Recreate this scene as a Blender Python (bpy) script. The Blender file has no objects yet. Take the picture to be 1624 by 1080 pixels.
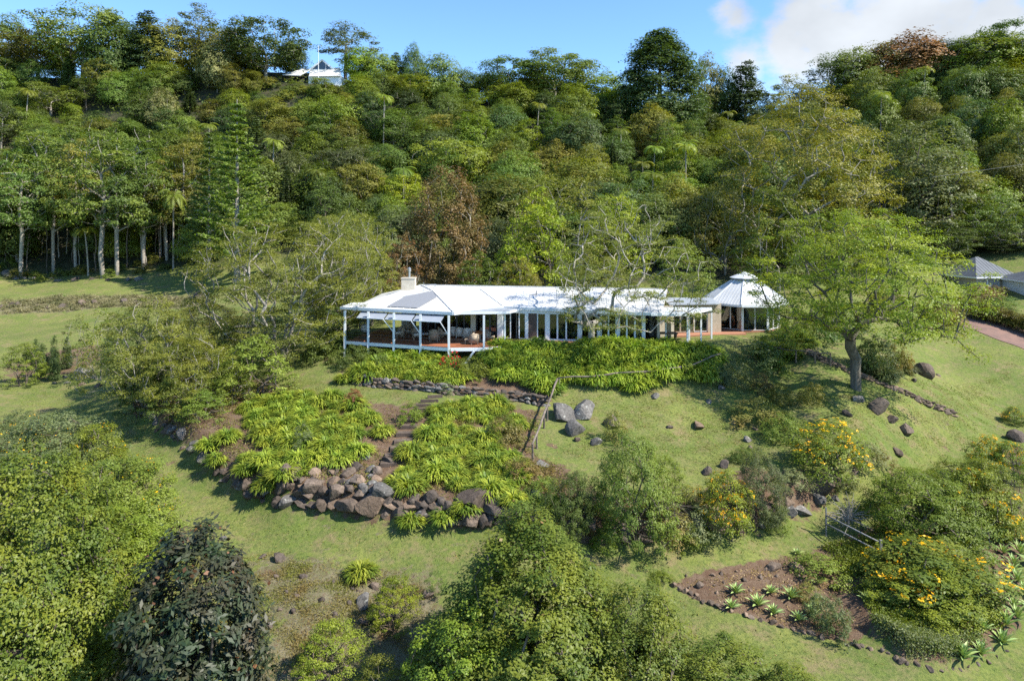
import bpy, math, random
import numpy as np
from math import radians as R, pi, sin, cos
from mathutils import Vector

sc = bpy.context.scene
col = sc.collection
# ------------------------------------------------------------------ camera
F, CU, HV, CZ = 1083.0, 812.0, 350.0, 10.0
cam_d = bpy.data.cameras.new('camera')
cam = bpy.data.objects.new('camera', cam_d); col.objects.link(cam)
cam.location = (0, 0, CZ); cam.rotation_euler = (R(90), 0, 0)
cam_d.sensor_width = 36; cam_d.lens = 36 * F / 1624; cam_d.shift_y = -190 / 1624
cam_d.clip_start = .5; cam_d.clip_end = 4000
sc.camera = cam
# ------------------------------------------------------------------ light
SUN_DIR = Vector((0.86, -0.32, 0.97)).normalized()
elev = math.asin(SUN_DIR.z)
sun_d = bpy.data.lights.new('sun', 'SUN'); sun = bpy.data.objects.new('sun', sun_d); col.objects.link(sun)
sun_d.energy = 3.75; sun_d.angle = R(.55); sun_d.color = (1, .94, .83)
sun.rotation_euler = SUN_DIR.to_track_quat('Z', 'Y').to_euler(); sun.location = (30, -10, 60)
sc.view_settings.view_transform = 'Standard'; sc.view_settings.look = 'None'
sc.view_settings.exposure = 1.38; sc.view_settings.gamma = 1; sc.view_settings.use_curve_mapping = False
sc.render.engine = 'CYCLES'
cy = sc.cycles
cy.max_bounces = 6; cy.diffuse_bounces = 3; cy.glossy_bounces = 2; cy.transmission_bounces = 4; cy.transparent_max_bounces = 12
cy.caustics_reflective = cy.caustics_refractive = False
cy.use_denoising = False

def nt_new(tree):
    tree.nodes.clear()
    def N(t, **k):
        n = tree.nodes.new(t)
        for a, b in k.items():
            if a.startswith('i_'):
                key = a[2:]; key = int(key) if key.isdigit() else key
                n.inputs[key].default_value = b
            else: setattr(n, a, b)
        return n
    def L(a, b): tree.links.new(a, b)
    return N, L

world = bpy.data.worlds.new('World'); sc.world = world; world.use_nodes = True
N, L = nt_new(world.node_tree)
sky = N('ShaderNodeTexSky', sky_type='NISHITA', sun_disc=False)
sky.sun_elevation = elev; sky.sun_rotation = math.atan2(SUN_DIR.x, SUN_DIR.y)
sky.altitude = 1000; sky.air_density = .9; sky.dust_density = 0.1; sky.ozone_density = 3.0
tc = N('ShaderNodeTexCoord')
def wm(op, a, b=None, c=None):
    n = N('ShaderNodeMath', operation=op)
    for i, x in enumerate((a, b, c)):
        if x is None: continue
        if isinstance(x, (int, float)): n.inputs[i].default_value = x
        else: L(x, n.inputs[i])
    return n.outputs[0]
def lobe(u, v, su, amp):
    d = Vector(((u - CU) / F, 1, (HV - v) / F)).normalized()
    vm = N('ShaderNodeVectorMath', operation='DISTANCE'); L(tc.outputs['Generated'], vm.inputs[0]); vm.inputs[1].default_value = d
    q = wm('DIVIDE', vm.outputs['Value'], su / F)
    return wm('MULTIPLY', wm('POWER', 2.718, wm('MULTIPLY', wm('MULTIPLY', q, q), -1.0)), amp)
lob = None
for a in [(1160, 24, 42, .82), (1190, 100, 60, .62), (1265, 85, 75, .8), (1330, 55, 95, .95), (1420, 15, 110, 1.0), (1500, 5, 60, .8), (1400, 90, 80, .8), (1600, 40, 60, .95), (1560, 75, 50, .8), (1550, -60, 90, .6),
          (1800, 0, 140, .9), (300, -260, 160, .7), (-200, 60, 120, .6), (900, -420, 200, .7)]:
    l = lobe(*a); lob = l if lob is None else wm('MAXIMUM', lob, l)
mp = N('ShaderNodeMapping'); L(tc.outputs['Generated'], mp.inputs[0]); mp.inputs['Scale'].default_value = (1, 1, 1.5)
n1 = N('ShaderNodeTexNoise', i_Scale=9.0, i_Detail=8.0, i_Roughness=.58); L(mp.outputs[0], n1.inputs['Vector'])
n2 = N('ShaderNodeTexNoise', i_Scale=4.0, i_Detail=5.0); L(mp.outputs[0], n2.inputs['Vector'])
dens = wm('ADD', lob, wm('MULTIPLY', wm('SUBTRACT', n1.outputs[0], .5), 1.5))
cov = N('ShaderNodeMapRange', interpolation_type='SMOOTHSTEP'); L(dens, cov.inputs[0]); cov.inputs[1].default_value = .30; cov.inputs[2].default_value = .72
shade = N('ShaderNodeMapRange'); L(n2.outputs[0], shade.inputs[0]); shade.inputs[1].default_value = .35; shade.inputs[2].default_value = .65; shade.inputs[3].default_value = .62; shade.inputs[4].default_value = .95
ccol = N('ShaderNodeCombineColor')
SKY_S = 0.15
for i, k in enumerate((.93, .97, 1.0)): L(wm('MULTIPLY', shade.outputs[0], k / SKY_S * .42), ccol.inputs[i])
tint = N('ShaderNodeMix', data_type='RGBA', blend_type='MULTIPLY'); tint.inputs[0].default_value = 1
L(sky.outputs[0], tint.inputs[6]); tint.inputs[7].default_value = (.59, .72, .80, 1)
mx = N('ShaderNodeMix', data_type='RGBA'); L(wm('MULTIPLY', cov.outputs[0], .93), mx.inputs[0]); L(tint.outputs[2], mx.inputs[6]); L(ccol.outputs[0], mx.inputs[7])
bg = N('ShaderNodeBackground'); L(mx.outputs[2], bg.inputs[0]); bg.inputs[1].default_value = SKY_S
wo = N('ShaderNodeOutputWorld'); L(bg.outputs[0], wo.inputs[0])

# ------------------------------------------------------------------ helpers
rs = np.random.RandomState
def P(u, v, Y): return np.array([(u - CU) * Y / F, Y, CZ - (v - HV) * Y / F])

def mesh_np(name, V, faces, mats=(), smooth=False, mi=None):
    """faces: list of (n,k) int arrays"""
    me = bpy.data.meshes.new(name)
    V = np.asarray(V, dtype=np.float32)
    me.vertices.add(len(V)); me.vertices.foreach_set('co', V.ravel())
    faces = [np.asarray(f, dtype=np.int32) for f in faces if len(f)]
    nl = sum(f.size for f in faces); npoly = sum(len(f) for f in faces)
    me.loops.add(nl); me.polygons.add(npoly)
    me.loops.foreach_set('vertex_index', np.concatenate([f.ravel() for f in faces]))
    ls = []; o = 0
    for f in faces:
        ls.append(o + np.arange(len(f)) * f.shape[1]); o += f.size
    me.polygons.foreach_set('loop_start', np.concatenate(ls).astype(np.int32))
    if mi is not None: me.polygons.foreach_set('material_index', mi.astype(np.int32))
    me.polygons.foreach_set('use_smooth', np.full(npoly, smooth))
    me.update(calc_edges=True)
    for m in mats: me.materials.append(m)
    return me

def setp(o, label=None, cat=None, group=None, kind=None):
    if label: o['label'] = label
    if cat: o['category'] = cat
    if group: o['group'] = group
    if kind: o['kind'] = kind
    return o
def link(name, data, parent=None, loc=(0, 0, 0), rot=(0, 0, 0), scale=(1, 1, 1)):
    o = bpy.data.objects.new(name, data); col.objects.link(o)
    o.location = [float(a) for a in loc]; o.rotation_euler = rot; o.scale = scale
    if parent: o.parent = parent
    return o
def thing(name, label, cat, loc=(0, 0, 0), rot=(0, 0, 0), scale=(1, 1, 1), group=None):
    return setp(link(name, None, None, loc, rot, scale), label, cat, group)

class MB:
    def __init__(s): s.v = []; s.f = []; s.n = 0
    def raw(s, V, Fs):
        V = np.asarray(V, float); s.v.append(V)
        for f in Fs: s.f.append([i + s.n for i in f])
        s.n += len(V); return s
    def box(s, c, h, ax=None):
        ax = np.eye(3) if ax is None else np.asarray(ax, float)
        c = np.asarray(c, float); V = []
        for i in (-1, 1):
            for j in (-1, 1):
                for k in (-1, 1): V.append(c + ax[0] * i * h[0] + ax[1] * j * h[1] + ax[2] * k * h[2])
        return s.raw(V, [(0, 1, 3, 2), (4, 6, 7, 5), (0, 4, 5, 1), (2, 3, 7, 6), (0, 2, 6, 4), (1, 5, 7, 3)])
    def beam(s, a, b, w, h=None, up=(0, 0, 1)):
        h = h or w; a = np.asarray(a, float); b = np.asarray(b, float); d = b - a; Ln = np.linalg.norm(d); d /= Ln
        up = np.asarray(up, float)
        if abs(d @ up) > .95: up = np.array([0, 1., 0])
        x = np.cross(d, up); x /= np.linalg.norm(x); z = np.cross(x, d)
        return s.box((a + b) / 2, (Ln / 2, w / 2, h / 2), (d, x, z))
    def tube(s, pts, rad, sides=8):
        pts = [np.asarray(p, float) for p in pts]
        if not hasattr(rad, '__len__'): rad = [rad] * len(pts)
        V = []; Fc = []
        for i, p in enumerate(pts):
            d = pts[min(i + 1, len(pts) - 1)] - pts[max(i - 1, 0)]; d /= max(np.linalg.norm(d), 1e-6)
            up = np.array([0, 0, 1.]) if abs(d[2]) < .9 else np.array([0, 1., 0])
            x = np.cross(d, up); x /= np.linalg.norm(x); y = np.cross(d, x)
            for k in range(sides): V.append(p + rad[i] * (x * cos(2 * pi * k / sides) + y * sin(2 * pi * k / sides)))
        m = len(pts)
        for i in range(m - 1):
            for k in range(sides):
                k2 = (k + 1) % sides; Fc.append((i * sides + k, i * sides + k2, (i + 1) * sides + k2, (i + 1) * sides + k))
        Fc.append(tuple(range(sides))[::-1]); Fc.append(tuple((m - 1) * sides + k for k in range(sides)))
        return s.raw(V, Fc)
    def prism(s, poly, dz):
        poly = [np.asarray(p, float) for p in poly]; n = len(poly); dz = np.asarray(dz, float)
        V = poly + [p + dz for p in poly]
        Fc = [tuple(range(n)), tuple(range(2 * n - 1, n - 1, -1))] + [(i, i + n, (i + 1) % n + n, (i + 1) % n) for i in range(n)]
        return s.raw(V, Fc)
    def lathe(s, c, prof, sides=16):
        V = []; Fc = []; c = np.asarray(c, float)
        for r, z in prof:
            for k in range(sides): V.append(c + np.array([r * cos(2 * pi * k / sides), r * sin(2 * pi * k / sides), z]))
        for i in range(len(prof) - 1):
            for k in range(sides):
                k2 = (k + 1) % sides; Fc.append((i * sides + k, i * sides + k2, (i + 1) * sides + k2, (i + 1) * sides + k))
        Fc.append(tuple(range(sides))[::-1]); Fc.append(tuple((len(prof) - 1) * sides + k for k in range(sides)))
        return s.raw(V, Fc)
    def build(s, name, mat, parent=None, smooth=False, base=None):
        V = np.concatenate(s.v)
        b = np.array(parent.location) if (parent and base is None) else (np.zeros(3) if base is None else np.asarray(base, float))
        if parent and parent.parent: b = b + np.array(parent.parent.location)
        me = bpy.data.meshes.new(name); me.from_pydata((V - b).tolist(), [], s.f)
        me.materials.append(mat)
        if smooth: me.polygons.foreach_set('use_smooth', [True] * len(me.polygons))
        me.update()
        return link(name, me, parent, loc=(0, 0, 0) if (parent or base is None) else base)

# ------------------------------------------------------------------ materials
def hexlin(c): return tuple(c) + (1,)
_m = {}
def mat_plain(name, c, rough=.6, metal=0, var=.12, scale=3., bump=0., bscale=30., spec=.5, c2=None, detail=5, coord='Object', stretch=None):
    m = bpy.data.materials.new(name); m.use_nodes = True
    N, L = nt_new(m.node_tree)
    t = N('ShaderNodeTexCoord'); src = t.outputs[coord]
    if stretch:
        mp = N('ShaderNodeMapping'); L(src, mp.inputs[0]); mp.inputs['Scale'].default_value = stretch; src = mp.outputs[0]
    n = N('ShaderNodeTexNoise', i_Scale=scale, i_Detail=float(detail), i_Roughness=.6); L(src, n.inputs['Vector'])
    oi = N('ShaderNodeObjectInfo')
    mixc = N('ShaderNodeMix', data_type='RGBA')
    c2 = c2 or tuple(x * (1 - 2 * var) for x in c)
    mixc.inputs[6].default_value = hexlin(c); mixc.inputs[7].default_value = hexlin(c2)
    mr = N('ShaderNodeMapRange'); L(n.outputs[0], mr.inputs[0]); mr.inputs[1].default_value = .38; mr.inputs[2].default_value = .62
    L(mr.outputs[0], mixc.inputs[0])
    hs = N('ShaderNodeHueSaturation'); L(mixc.outputs[2], hs.inputs['Color'])
    v = N('ShaderNodeMapRange'); L(oi.outputs['Random'], v.inputs[0]); v.inputs[3].default_value = 1 - var; v.inputs[4].default_value = 1 + var; L(v.outputs[0], hs.inputs['Value'])
    b = N('ShaderNodeBsdfPrincipled'); L(hs.outputs[0], b.inputs['Base Color'])
    b.inputs['Roughness'].default_value = rough; b.inputs['Metallic'].default_value = metal; b.inputs['Specular IOR Level'].default_value = spec
    if bump:
        n2 = N('ShaderNodeTexNoise', i_Scale=bscale, i_Detail=6.); L(src, n2.inputs['Vector'])
        bp = N('ShaderNodeBump', i_Strength=bump, i_Distance=.05); L(n2.outputs[0], bp.inputs['Height']); L(bp.outputs[0], b.inputs['Normal'])
    o = N('ShaderNodeOutputMaterial'); L(b.outputs[0], o.inputs[0])
    return m

def mat_leaf(name, ca, cb, trans=.34, rough=.5, patch=.35, cc=None, ovar=.20, spec=.3, leafvar=1.0):
    cc = cc or tuple(min(1, x * k) for x, k in zip(cb, (1.3, 1.2, .9)))
    spec = min(spec, .3); rough = max(rough, .5)
    ca, cb, cc = [tuple(min(.9, x * k) for x, k in zip(c, (1.20, 1.16, .70))) for c in (ca, cb, cc)]
    """ca/cb per-leaf extremes; cc: patches of new growth"""
    m = bpy.data.materials.new(name); m.use_nodes = True
    N, L = nt_new(m.node_tree)
    g = N('ShaderNodeNewGeometry'); t = N('ShaderNodeTexCoord'); oi = N('ShaderNodeObjectInfo')
    mx = N('ShaderNodeMix', data_type='RGBA'); mx.inputs[6].default_value = hexlin(ca); mx.inputs[7].default_value = hexlin(cb)
    lr = N('ShaderNodeMapRange'); L(g.outputs['Random Per Island'], lr.inputs[0]); lr.inputs[3].default_value = .2; lr.inputs[4].default_value = .8; L(lr.outputs[0], mx.inputs[0])
    out = mx.outputs[2]
    n = N('ShaderNodeTexNoise', noise_dimensions='4D', i_Scale=patch, i_Detail=3.); L(t.outputs['Object'], n.inputs['Vector']); L(oi.outputs['Random'], n.inputs['W'])
    mr = N('ShaderNodeMapRange'); L(n.outputs[0], mr.inputs[0]); mr.inputs[1].default_value = .42; mr.inputs[2].default_value = .64
    cc = cc or tuple(min(1, x * k) for x, k in zip(cb, (1.3, 1.2, .9)))
    m2 = N('ShaderNodeMix', data_type='RGBA'); L(mr.outputs[0], m2.inputs[0]); L(out, m2.inputs[6]); m2.inputs[7].default_value = hexlin(cc)
    hs = N('ShaderNodeHueSaturation'); L(m2.outputs[2], hs.inputs['Color'])
    w = N('ShaderNodeTexWhiteNoise', noise_dimensions='1D'); L(oi.outputs['Random'], w.inputs['W'])
    a = N('ShaderNodeMapRange'); L(oi.outputs['Random'], a.inputs[0]); a.inputs[3].default_value = 1 - ovar * 1.6; a.inputs[4].default_value = 1 + ovar * 1.6; L(a.outputs[0], hs.inputs['Value'])
    h = N('ShaderNodeMapRange'); L(w.outputs['Value'], h.inputs[0]); h.inputs[3].default_value = .5 - ovar * .11; h.inputs[4].default_value = .5 + ovar * .05; L(h.outputs[0], hs.inputs['Hue'])
    b = N('ShaderNodeBsdfPrincipled'); L(hs.outputs[0], b.inputs['Base Color']); b.inputs['Roughness'].default_value = rough; b.inputs['Specular IOR Level'].default_value = spec
    tr = N('ShaderNodeBsdfTranslucent')
    ty = N('ShaderNodeMix', data_type='RGBA', blend_type='MULTIPLY'); ty.inputs[0].default_value = 1; L(hs.outputs[0], ty.inputs[6]); ty.inputs[7].default_value = (1.25, 1.3, .5, 1)
    L(ty.outputs[2], tr.inputs[0])
    ms = N('ShaderNodeMixShader'); ms.inputs[0].default_value = trans; L(b.outputs[0], ms.inputs[1]); L(tr.outputs[0], ms.inputs[2])
    o = N('ShaderNodeOutputMaterial'); L(ms.outputs[0], o.inputs[0])
    return m

LM = dict(
    dark=mat_leaf('leaf_dark', (.058, .096, .032), (.100, .155, .050), patch=.25, cc=(.105, .155, .045)),
    mid=mat_leaf('leaf_mid', (.080, .128, .034), (.135, .198, .052), patch=.25, cc=(.155, .21, .05)),
    olive=mat_leaf('leaf_olive', (.085, .100, .026), (.145, .160, .042), patch=.25, cc=(.19, .195, .05)),
    lime=mat_leaf('leaf_lime', (.095, .150, .018), (.170, .235, .026), patch=.3, cc=(.23, .28, .03), trans=.33),
    grey=mat_leaf('leaf_grey', (.055, .075, .040), (.105, .130, .078), patch=.3, cc=(.12, .15, .09), spec=.5, rough=.42),
    blue=mat_leaf('leaf_bluegreen', (.050, .086, .042), (.086, .130, .062), patch=.3, cc=(.07, .11, .05)),
    yolive=mat_leaf('leaf_yellow_olive', (.100, .118, .024), (.170, .185, .038), patch=.25, cc=(.215, .205, .04), trans=.3),
    rust=mat_leaf('leaf_rust', (.13, .080, .045), (.21, .13, .072), patch=.4, cc=(.115, .11, .05), trans=.2),
    red=mat_leaf('leaf_redbrown', (.10, .052, .028), (.17, .085, .045), patch=.4, trans=.2),
    feather=mat_leaf('leaf_feather', (.072, .096, .022), (.128, .155, .034), patch=.5, cc=(.185, .205, .042), trans=.35, ovar=.08),
    poin=mat_leaf('leaf_poinciana', (.105, .16, .020), (.185, .255, .030), patch=.45, cc=(.25, .29, .03), trans=.36, ovar=0),
    pale=mat_leaf('leaf_blossom_cream', (.24, .24, .12), (.42, .40, .25), patch=.8, cc=(.1, .14, .05), trans=.2),
    fyel=mat_leaf('leaf_fore_yellowgreen', (.052, .088, .018), (.105, .145, .028), patch=.9, cc=(.165, .190, .034), trans=.28, ovar=.03),
    fgrn=mat_leaf('leaf_fore_green', (.060, .098, .024), (.118, .168, .040), patch=.8, cc=(.175, .205, .045), ovar=.05),
    magn=mat_leaf('leaf_magnolia', (.011, .023, .016), (.032, .052, .034), patch=.8, cc=(.046, .040, .038), trans=.05, ovar=0),
    magr=mat_leaf('leaf_magnolia_red', (.085, .045, .045), (.15, .07, .065), trans=.1, spec=.3, rough=.55),
    shrub=mat_leaf('leaf_shrub', (.070, .112, .020), (.135, .190, .035), patch=.8, cc=(.15, .20, .032)),
    silver=mat_leaf('leaf_silver_shrub', (.10, .13, .09), (.17, .20, .14), patch=1., cc=(.14, .18, .10)),
    aga=mat_leaf('leaf_agapanthus', (.060, .115, .020), (.155, .235, .042), patch=1.6, cc=(.28, .33, .06), trans=.3, spec=.6, rough=.38, ovar=.1),
    aga2=mat_leaf('leaf_agapanthus_deep', (.052, .118, .020), (.155, .250, .040), patch=1.6, cc=(.27, .35, .06), trans=.3, spec=.6, rough=.38, ovar=.1),
    agave=mat_leaf('leaf_agave', (.13, .22, .13), (.23, .33, .20), patch=1.5, trans=.1, spec=.5, rough=.4),
    weed=mat_leaf('leaf_weed', (.085, .12, .025), (.17, .19, .055), patch=.6, cc=(.20, .16, .075), trans=.25),
    under=mat_leaf('leaf_undergrowth', (.066, .104, .034), (.125, .17, .055), patch=.15, cc=(.10, .12, .035)),
    straw=mat_leaf('leaf_straw', (.17, .165, .12), (.28, .27, .22), patch=.6, cc=(.13, .14, .09), trans=.2),
    hedge=mat_leaf('leaf_hedge', (.07, .09, .022), (.13, .14, .035), patch=1.2, cc=(.20, .16, .05)),
    yflow=mat_leaf('petal_yellow', (.62, .40, .012), (.80, .52, .02), patch=1., cc=(.75, .36, .01), trans=.3, ovar=.05),
    rflow=mat_leaf('petal_red', (.5, .012, .015), (.65, .03, .02), patch=1., cc=(.6, .02, .02), trans=.2, ovar=.05),
    pflow=mat_leaf('petal_pink', (.45, .2, .3), (.6, .35, .42), patch=1., trans=.2),
)
BARK = dict(
    pale=mat_plain('bark_pale', (.34, .31, .26), .85, var=.15, scale=4, bump=.5, bscale=14, c2=(.17, .15, .12)),
    brown=mat_plain('bark_brown', (.15, .12, .09), .9, var=.15, scale=4, bump=.6, bscale=14, c2=(.07, .055, .04)),
    grey=mat_plain('bark_grey', (.15, .13, .105), .9, var=.05, scale=3, bump=1., bscale=10, c2=(.07, .06, .045), stretch=(1, 1, .25)),
    dark=mat_plain('bark_dark', (.06, .05, .04), .9, var=.15, scale=4),
)

# ------------------------------------------------------------------ terrain
CP = []
def cpx(*a):
    for u, v, Y in a: CP.append(P(u, v, Y))
def cpw(*a):
    for p in a: CP.append(np.array(p, float))
CPT = 0
cpx((0, 620, 58), (50, 640, 55), (210, 690, 46), (150, 640, 54), (300, 775, 39.3), (400, 822, 36.3), (500, 845, 34.8), (600, 857, 34), (750, 868, 33.4), (900, 884, 33),
    (1000, 880, 33.3), (1100, 868, 34.2), (1200, 845, 35.5), (1300, 805, 38), (1400, 745, 42.5), (1500, 700, 48), (1600, 645, 56), (1560, 690, 50),
    (1620, 600, 60), (1500, 580, 62), (1600, 560, 64), (1624, 530, 69), (1440, 490, 76), (1560, 520, 70), (1450, 540, 66), (1350, 520, 68),
    (500, 950, 30), (500, 1080, 26.5), (250, 900, 31), (100, 850, 33), (50, 760, 38), (50, 1000, 28.4), (812, 950, 30), (812, 1080, 26.5),
    (1150, 950, 30.6), (1200, 1000, 28.6), (1500, 1070, 26.4), (1350, 1030, 27.6), (1600, 850, 36.5), (1620, 760, 42), (1600, 1000, 29), (1450, 880, 34), (1300, 900, 33.5), (1480, 800, 39), (1000, 960, 30.2),
    # mound
    (470, 780, 37.2), (600, 805, 36.0), (700, 812, 35.6), (600, 760, 38.2), (450, 700, 42), (350, 680, 44.2), (560, 690, 42), (700, 700, 41.6), (600, 650, 45.6), (700, 650, 45.4), (500, 620, 49), (620, 618, 48.6),
    (780, 760, 38), (820, 800, 35.9), (820, 700, 42), (900, 660, 45.6), (950, 700, 42.3), (1050, 760, 38.6), (960, 800, 36.3), (1100, 820, 36.2), (1000, 640, 47.4), (1100, 660, 46.3), (1100, 710, 42.8),
    (1200, 740, 40.6), (1180, 800, 37), (1280, 770, 39.4), (1300, 700, 43.4), (1300, 650, 47), (1357, 617, 50), (1250, 600, 52), (1380, 720, 42.6), (1250, 555, 57), (1200, 560, 56), (1450, 595, 55.2), (1400, 660, 47.4), (1500, 655, 50.6), (1400, 560, 59.5), (1300, 560, 58),
    (400, 630, 51), (300, 640, 50), (250, 640, 51), (200, 620, 55), (400, 580, 57), (500, 590, 53.5),
    (820, 627, 48.4), (900, 618, 49.3), (1000, 622, 49), (1120, 602, 51), (1180, 570, 54), (760, 625, 48.3), (700, 612, 48.9),
    # left field
    (0, 600, 62), (0, 560, 70), (100, 530, 76), (180, 500, 88), (100, 494, 92), (100, 472, 96), (0, 494, 92), (0, 472, 96), (240, 462, 101), (250, 490, 92), (100, 450, 108), (0, 455, 107), (100, 438, 114), (300, 440, 108), (400, 430, 104),
    (100, 570, 68), (200, 560, 68), (300, 540, 68), (400, 520, 72),
    # hill
    (100, 300, 140), (0, 300, 140), (100, 200, 170), (100, 122, 195), (0, 125, 195), (300, 112, 195), (515, 119, 192), (430, 116, 193), (700, 158, 190), (850, 160, 190), (1000, 185, 186), (1180, 225, 182), (1300, 190, 178), (1450, 140, 174), (1600, 115, 170),
    (500, 300, 135), (800, 300, 133), (1100, 310, 130), (1400, 300, 125), (1600, 300, 120), (500, 210, 162), (800, 225, 160), (1100, 258, 155), (1400, 215, 148), (1600, 205, 145), (300, 200, 168),
    (600, 400, 108), (800, 400, 105), (1000, 405, 103), (1250, 415, 95), (1400, 425, 90), (1600, 420, 92), (1545, 456, 87), (1610, 476, 80), (1500, 460, 82))
cpw((-17, 59, -1.3), (-14, 70, -1), (-5, 62, -.4), (5, 62, -.35), (15, 62, -.25), (21, 62, -.15), (24.5, 60.5, -.15), (25.5, 57, -.5), (19, 59, -.1), (-9, 58, -.9), (-3, 57, -.5),
    (-13, 55, -1.45), (-8, 52.8, -1.6), (-3, 52.3, -1.5), (0, 53.4, -.55), (6, 53.6, -.38), (12, 53.6, -.35), (16.5, 55, -.35), (6, 55.6, -.3), (14, 57, -.22),
    (-10, 80, -.5), (5, 78, 0), (20, 76, .3), (0, 95, 2), (20, 90, 2.6), (-30, 85, -1), (-20, 98, 1.6), (-30, 22, -9), (-15, 22, -9.4), (0, 22, -9.4), (15, 22, -8.8), (30, 22, -8.6),
    (-150, 250, 42), (-50, 250, 42), (50, 250, 36), (150, 250, 42), (0, 250, 40))
CP = np.array(CP)
SA = 1.5
def ab(X, Y):
    Yc = np.clip(Y, 21.5, 255); a = np.clip(X / Yc, -1.15, 1.15)
    return np.stack([a * SA, np.log(Yc)], -1)
C = ab(CP[:, 0], CP[:, 1]); nC = len(C)
def tps(r2): return .5 * r2 * np.log(np.maximum(r2, 1e-12))
D2 = ((C[:, None] - C[None]) ** 2).sum(-1)
A = np.zeros((nC + 3, nC + 3)); A[:nC, :nC] = tps(D2) + np.eye(nC) * 3e-5
A[:nC, nC] = 1; A[:nC, nC + 1:] = C; A[nC, :nC] = 1; A[nC + 1:, :nC] = C.T
wts = np.linalg.solve(A, np.concatenate([CP[:, 2], np.zeros(3)]))
def ground(X, Y):
    X = np.atleast_1d(np.asarray(X, float)); Y = np.atleast_1d(np.asarray(Y, float)); sh = X.shape
    Q = ab(X.ravel(), Y.ravel()); out = np.zeros(len(Q))
    for i in range(0, len(Q), 20000):
        q = Q[i:i + 20000]; d2 = ((q[:, None] - C[None]) ** 2).sum(-1)
        out[i:i + 20000] = tps(d2) @ wts[:nC] + wts[nC] + q @ wts[nC + 1:]
    Xr, Yr = X.ravel(), Y.ravel()
    out += .05 * np.sin(Xr * 1.1 + 1.3 * np.sin(Yr * .7)) * np.sin(Yr * .9 + Xr * .3) * np.clip((np.abs(Yr - 57) - 3) / 4, .15, 1)
    out -= np.clip(Yr - 255, 0, 400) * .12
    return out.reshape(sh)
def g1(x, y): return float(ground([x], [y])[0])
_ys = np.exp(np.linspace(math.log(21.6), math.log(250), 900))
def hit(u, v):
    """point of the ground seen at photo pixel (u,v)"""
    X = (u - CU) * _ys / F; z = CZ - (v - HV) * _ys / F; g = ground(X, _ys)
    s = np.where(z <= g)[0]
    if len(s) == 0: i = len(_ys) - 1
    else: i = s[0]
    if i == 0: Y = _ys[0]
    else:
        a, b = z[i - 1] - g[i - 1], z[i] - g[i]; t = a / (a - b) if a != b else 0; Y = _ys[i - 1] + t * (_ys[i] - _ys[i - 1])
    x = (u - CU) * Y / F
    return np.array([x, Y, g1(x, Y)])
def hits(pts): return [hit(*p) for p in pts]
def inpoly(X, Y, poly):
    X = np.asarray(X); Y = np.asarray(Y); ins = np.zeros(X.shape, bool); n = len(poly)
    for i in range(n):
        x1, y1 = poly[i][:2]; x2, y2 = poly[(i + 1) % n][:2]
        c = ((y1 > Y) != (y2 > Y)) & (X < (x2 - x1) * (Y - y1) / (y2 - y1 + 1e-12) + x1); ins ^= c
    return ins
def polydist(X, Y, poly, closed=True):
    d = np.full(np.shape(X), 1e9); n = len(poly)
    for i in range(n if closed else n - 1):
        a = np.array(poly[i][:2]); b = np.array(poly[(i + 1) % n][:2]); ab_ = b - a; L2 = max(ab_ @ ab_, 1e-9)
        t = np.clip(((X - a[0]) * ab_[0] + (Y - a[1]) * ab_[1]) / L2, 0, 1)
        d = np.minimum(d, np.hypot(X - a[0] - t * ab_[0], Y - a[1] - t * ab_[1]))
    return d
FOOT = hits([(205, 648), (240, 678), (300, 732), (360, 782), (430, 806), (520, 824), (600, 836), (690, 846), (760, 848), (880, 866), (960, 876), (1080, 868), (1180, 852), (1290, 812), (1340, 775), (1400, 735), (1300, 690), (1000, 640), (700, 600), (420, 560), (260, 600)])
BEDF = hits([(1385, 1012), (1440, 1052), (1500, 1067), (1560, 1056), (1624, 1020), (1640, 880), (1400, 860), (1330, 930)])
_ground0 = ground
def ground(X, Y):
    X = np.atleast_1d(np.asarray(X, float)); Y = np.atleast_1d(np.asarray(Y, float)); z = _ground0(X, Y)
    k = (np.abs(X) < 40) & (Y > 24) & (Y < 64)
    if k.any():
        x, y = X[k], Y[k]; dz = np.zeros(len(x))
        for pl, no, hh, w in ((FOOT, 16, .95, .9), (BEDF, 5, .45, .5)):
            d = polydist(x, y, pl[:no], False); s = np.where(inpoly(x, y, pl), d, 0.); t = np.clip(s / w, 0, 1)
            dz += hh * t * t * (3 - 2 * t) * np.exp(-np.maximum(s - w, 0) / 2.6)
        z = z.copy(); z[k] += dz
    return z
def zone(X, Y, poly, soft=.5):
    d = polydist(X, Y, poly); s = np.where(inpoly(X, Y, poly), d, -d)
    return np.clip(.5 + s / (2 * soft), 0, 1)

def axis(lo, a, b, hi, step, gmax):
    m = list(np.arange(a, b + 1e-6, step)); s = step; x = m[-1]
    while x < hi: s = min(s * 1.09, gmax); x += s; m.append(x)
    s = step; x = m[0]; pre = []
    while x > lo: s = min(s * 1.09, gmax); x -= s; pre.append(x)
    return np.array(pre[::-1] + m)
gx = axis(-900, -36, 46, 900, .42, 60); gy = axis(-250, 24, 70, 1300, .40, 60)
GX, GY = np.meshgrid(gx, gy); GZ = ground(GX, GY)
zones = {}
POLY_BED = hits([(225, 640), (300, 590), (430, 600), (445, 622), (560, 632), (640, 640), (668, 640), (690, 648), (730, 635), (800, 640), (860, 650), (850, 720), (900, 740), (960, 790), (1100, 790), (1180, 740), (1290, 745), (1330, 745), (1340, 775), (1290, 815), (1180, 850), (1080, 866), (960, 872), (880, 858), (760, 845), (640, 838), (540, 825), (450, 805), (380, 778), (320, 738), (260, 690), (215, 655)])
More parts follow.
